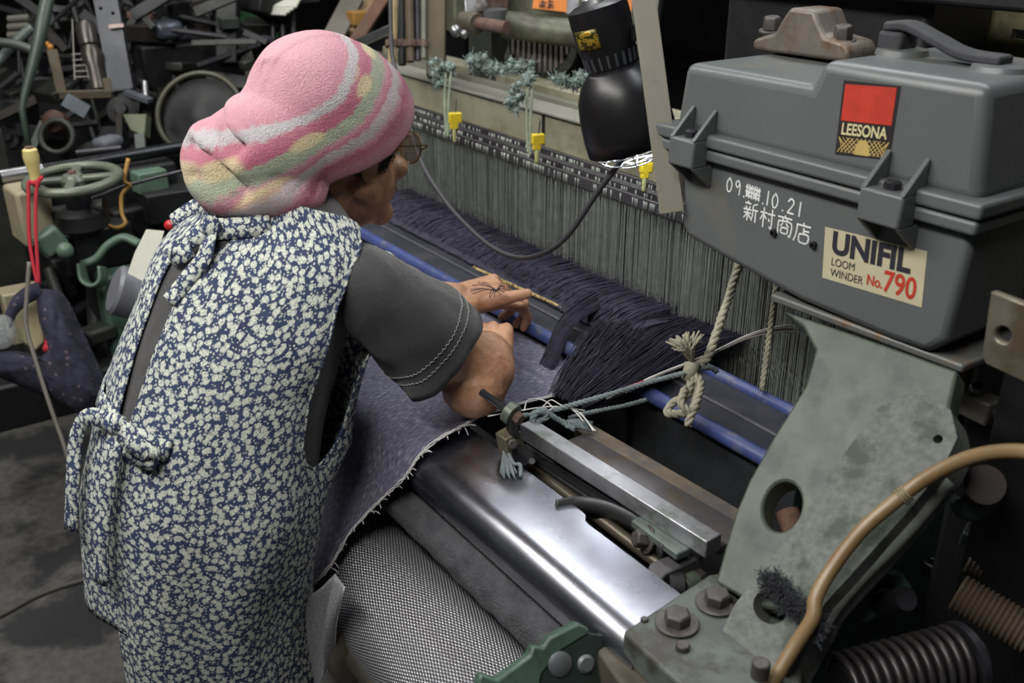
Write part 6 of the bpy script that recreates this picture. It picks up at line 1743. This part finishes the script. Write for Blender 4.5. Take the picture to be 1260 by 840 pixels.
# grey drum and paper card behind the shoulder
dr = thing('grey_drum', 'grey plastic drum half hidden behind the apron strap', 'drum', tuple(U(165, 365, D=1.85)))
ax_ = (RGT * 0.8 + UPV * -0.25 + FWD * 0.55).normalized()
MB().lathe(U(138, 355, D=1.80), ax_, [(0.001, 0), (0.040, 0.002), (0.046, 0.008), (0.046, 0.10), (0.040, 0.104)], 32).build('shell', M('drum_grey', (104, 106, 112), 0.45, 0.1, 0.08), dr)
q = [U(x, y, D=1.75) for x, y in [(180, 282), (202, 284), (192, 318), (176, 346), (157, 336), (166, 310)]]
o = MB().prism(q, FWD * 0.002).build('paper_card', PAP, None); tag(o, 'white paper card sticking up behind the apron strap', 'card')
o = MB().ell(U(210, 277, D=1.78), (RGT * 0.012, UPV * 0.010, FWD * 0.01), 14, 8).build('ball_finial', M('red_plastic', (170, 36, 40), 0.4), None, smooth=180); tag(o, 'small red ball beside the white paper card', 'ball')

# ================================================================ machinery in the dark at the upper left, shade put into its darkened colours
fm = thing('dark_machinery', 'dark jumble of loom levers and castings filling the upper left background', 'machinery', (-3.4, 0.9, 0.0))
# grey steel upright with two holes
a = U(128, -20, D=2.62); b = U(151, 112, D=2.62)
o = MB().bar(b, a, 0.062, 0.022, up=-FWD).build('steel_upright', M('blue_grey_steel', (56, 58, 63), 0.4, 0.3, 0.08, 10), fm)
for (x, y) in ((126, 12), (141, 18)):
    c = U(x, y, D=2.62); cut(o, MB().cyl(c - FWD * 0.05, c + FWD * 0.05, 0.0048, seg=14))
MB().bar(U(134, 33, D=2.60), U(152, 31, D=2.60), 0.010, 0.003, up=-FWD).build('rating_plate', M('plate_rose', (128, 112, 108), 0.4, 0.5), fm)
# pale green pole, bent
MB().tube([U(62, -20, D=2.3), U(48, 50, D=2.3), U(30, 118, D=2.3), U(27, 134, D=2.3), U(38, 195, D=2.32)], [0.016, 0.015, 0.009, 0.008, 0.007], 10).build('bent_pole', M('pole_green', (58, 70, 62), 0.45, 0.1), fm, smooth=180)
MB().tube(smooth_path([U(x, y, D=2.5) for x, y in [(-10, 85), (10, 62), (30, 42), (40, 34)]], 5), 0.012, 8).build('pole', M('pale_pole', (90, 100, 97), 0.45, 0.1), fm, smooth=180)
MB().tube(smooth_path([U(x, y, D=2.45) for x, y in [(-10, 52), (15, 54), (35, 60), (45, 66)]], 5), 0.012, 8).build('pole', DK[5], fm, smooth=180)
for k in range(3): MB().cyl(U(10, 24 + 10 * k, D=2.7), U(36, 22 + 10 * k, D=2.7), 0.010).build('roll', M('off_white', (84, 84, 76), 0.7), fm, bevel=0.002)
# shiny cylinder
MB().lathe(U(104, 28, D=2.6), U(122, 112, D=2.6) - U(104, 28, D=2.6), [(0.020, 0), (0.026, 0.01), (0.026, 0.06), (0.022, 0.065), (0.030, 0.09), (0.024, 0.12), (0.024, 0.18)], 24).build('cylinder', M('dull_cylinder', (80, 76, 72), 0.35, 0.7, 0.2), fm)
# wooden L bracket
WD = M('old_wood', (78, 69, 54), 0.8, 0, 0.15, 20)
MB().bar(U(64, 62, D=2.55), U(76, 116, D=2.55), 0.025, 0.02).bar(U(74, 117, D=2.55), U(138, 115, D=2.55), 0.018, 0.02).bar(U(131, 97, D=2.55), U(134, 116, D=2.55), 0.02, 0.02).build('wooden_bracket', WD, fm, bevel=0.002)
# white wire rack
wr = MB()
for k in range(5): wr.tube([U(88 + k, 67 + 7 * k, D=2.58), U(103 + 2 * k, 66 + 7 * k, D=2.58)], 0.0016, 5)
for k in range(2): wr.tube([U(89 + 14 * k, 24 + 40 * k, D=2.58), U(92 + 18 * k, 98, D=2.58)], 0.0018, 5)
wr.build('wire_rack', M('white_enamel', (130, 130, 122), 0.5), fm)
MB().ball(U(62, 58, D=2.55), 0.008).ball(U(58, 54, D=2.55), 0.006).build('orange_plug', M('orange_plastic', (170, 112, 30), 0.5), fm, smooth=180)
# big wheel
wc2 = U(246, 140, D=2.7); wn2 = (-FWD + V((0, 0, 0.15))).normalized(); wa, wb = frame_of(wn2)
MB().tube([wc2 + (wa * math.cos(2 * PI * k / 56) + wb * math.sin(2 * PI * k / 56)) * 0.115 for k in range(56)], 0.008, 10, closed=True).build('pulley_rim', M('rim_olive', (66, 67, 54), 0.45, 0.1), fm, smooth=180)
MB().lathe(wc2 - wn2 * 0.03, wn2, [(0.110, 0), (0.108, 0.012), (0.05, 0.016), (0.03, 0.03), (0.001, 0.032)], 40).build('pulley_disc', BLACKM, fm)
# black bench with grey top edges and post
MB().box(U(245, 75, D=3.0), (0.12, 0.36, 0.12)).build('bench_body', BLACKM, fm, bevel=0.006)
MB().box(U(232, 44, D=3.0), (0.08, 0.22, 0.015)).build('bench_top', M('bench_grey', (70, 72, 80), 0.4, 0.2), fm, bevel=0.003)
MB().box(U(305, 50, D=2.95), (0.06, 0.14, 0.018)).build('bench_top', M('bench_grey', (70, 72, 80), 0.4, 0.2), fm, bevel=0.003)
MB().bar(U(281, -20, D=2.9), U(281, 80, D=2.9), 0.06, 0.05, up=-FWD).build('post', BLACKM, fm, bevel=0.003)
MB().box(U(281, 28, D=2.86), (0.05, 0.05, 0.03)).build('post_cap', DK[5], fm, bevel=0.003)
MB().box(U(205, 36, D=2.85), (0.08, 0.08, 0.05)).build('head_block', M('head_grey', (76, 80, 90), 0.35, 0.3), fm, bevel=0.015)
MB().bar(U(150, 40, D=2.9), U(215, 42, D=2.85), 0.05, 0.05).build('brown_arm', DK[4], fm, bevel=0.006)
MB().bar(U(158, 18, D=2.95), U(188, 20, D=2.95), 0.03, 0.02).build('rust_bar', RUST, fm, bevel=0.003)
# grey slanted plates, olive block, lower bits
MB().bar(U(80, 122, D=2.5), U(108, 138, D=2.5), 0.035, 0.006, up=-FWD).build('plate', M('pale_steel', (78, 84, 92), 0.4, 0.4), fm)
MB().bar(U(40, 182, D=2.5), U(54, 150, D=2.5), 0.02, 0.006, up=-FWD).build('plate', DK[5], fm)
MB().prism([U(x, y, D=2.55) for x, y in [(150, 140), (180, 140), (178, 168), (160, 160)]], FWD * 0.04).build('olive_gusset', M('olive_gusset', (88, 94, 70), 0.5), fm, bevel=0.003)
MB().bar(U(148, 140, D=2.6), U(148, 195, D=2.6), 0.016, 0.016).build('brown_rod', DK[4], fm)
MB().bar(U(172, 165, D=2.55), U(175, 200, D=2.55), 0.026, 0.02).build('olive_leg', DK[5], fm, bevel=0.002)
MB().box(U(133, 175, D=2.5), (0.05, 0.07, 0.03), Matrix.Rotation(0.6, 3, 'Z')).build('grey_lump', M('lump_grey', (92, 96, 104), 0.6), fm, bevel=0.012)
MB().tube([U(70, 168, D=2.45) + (RGT * math.cos(t * PI / 8) + UPV * math.sin(t * PI / 8)) * 0.04 for t in range(16)], 0.008, 8, closed=True).build('ring', DK[3], fm, smooth=180)
MB().lathe(U(72, 152, D=2.5), -FWD, [(0.03, 0), (0.028, 0.03), (0.01, 0.04)], 20).build('rust_hub', M('rust_hub', (60, 34, 24), 0.7), fm)
MB().cyl(U(95, 188, D=2.4), U(150, 182, D=2.4), 0.008).build('rod', STEEL_D, fm)
MB().cyl(U(178, 100, D=2.6), U(180, 125, D=2.6), 0.008).build('rod', STEEL, fm)
MB().bar(U(155, 113, D=2.55), U(185, 124, D=2.55), 0.03, 0.01).build('bright_bar', M('bright_bar', (110, 116, 124), 0.35, 0.5), fm)
# many smaller levers, rods and castings
rnd = random.Random(77)
for k in range(150):
    x = rnd.uniform(-15, 330); y = rnd.uniform(-10, 205 if x < 215 else 110)
    D = rnd.uniform(2.75, 3.5); m_ = DK[rnd.choice([0, 0, 0, 1, 2, 2, 3, 3, 4])]
    p = U(x, y, D=D); t = rnd.random()
    if t < 0.35:
        an = rnd.uniform(0, PI); l = rnd.uniform(0.06, 0.22); d = RGT * math.cos(an) + UPV * math.sin(an) + FWD * rnd.uniform(-0.5, 0.5)
        MB().cyl(p - d * l / 2, p + d * l / 2, rnd.uniform(0.004, 0.012), seg=8).build('rod', m_, fm)
    elif t < 0.65:
        an = rnd.uniform(0, PI); l = rnd.uniform(0.06, 0.2); d = RGT * math.cos(an) + UPV * math.sin(an)
        MB().bar(p - d * l / 2, p + d * l / 2, rnd.uniform(0.015, 0.04), rnd.uniform(0.006, 0.02), up=-FWD).build('lever', m_, fm, bevel=0.002)
    elif t < 0.85:
        MB().box(p, (rnd.uniform(0.03, 0.12), rnd.uniform(0.03, 0.12), rnd.uniform(0.02, 0.1)), Matrix.Rotation(rnd.uniform(0, 1.5), 3, 'Z') @ Matrix.Rotation(rnd.uniform(-0.4, 0.4), 3, 'X')).build('casting', m_, fm, bevel=0.006)
    else:
        r = rnd.uniform(0.015, 0.045); ax_ = (-FWD + RGT * rnd.uniform(-1, 1) + UPV * rnd.uniform(-0.5, 0.8)).normalized()
        MB().lathe(p, ax_, [(r, 0), (r, 0.012), (r * 0.5, 0.016), (r * 0.4, 0.03), (0.001, 0.031)], 18).build('gear', m_, fm)
MB().box((-3.9, 1.2, 0.5), (0.5, 2.2, 1.0)).build('machine_bed', BLACKM, fm, bevel=0.01)
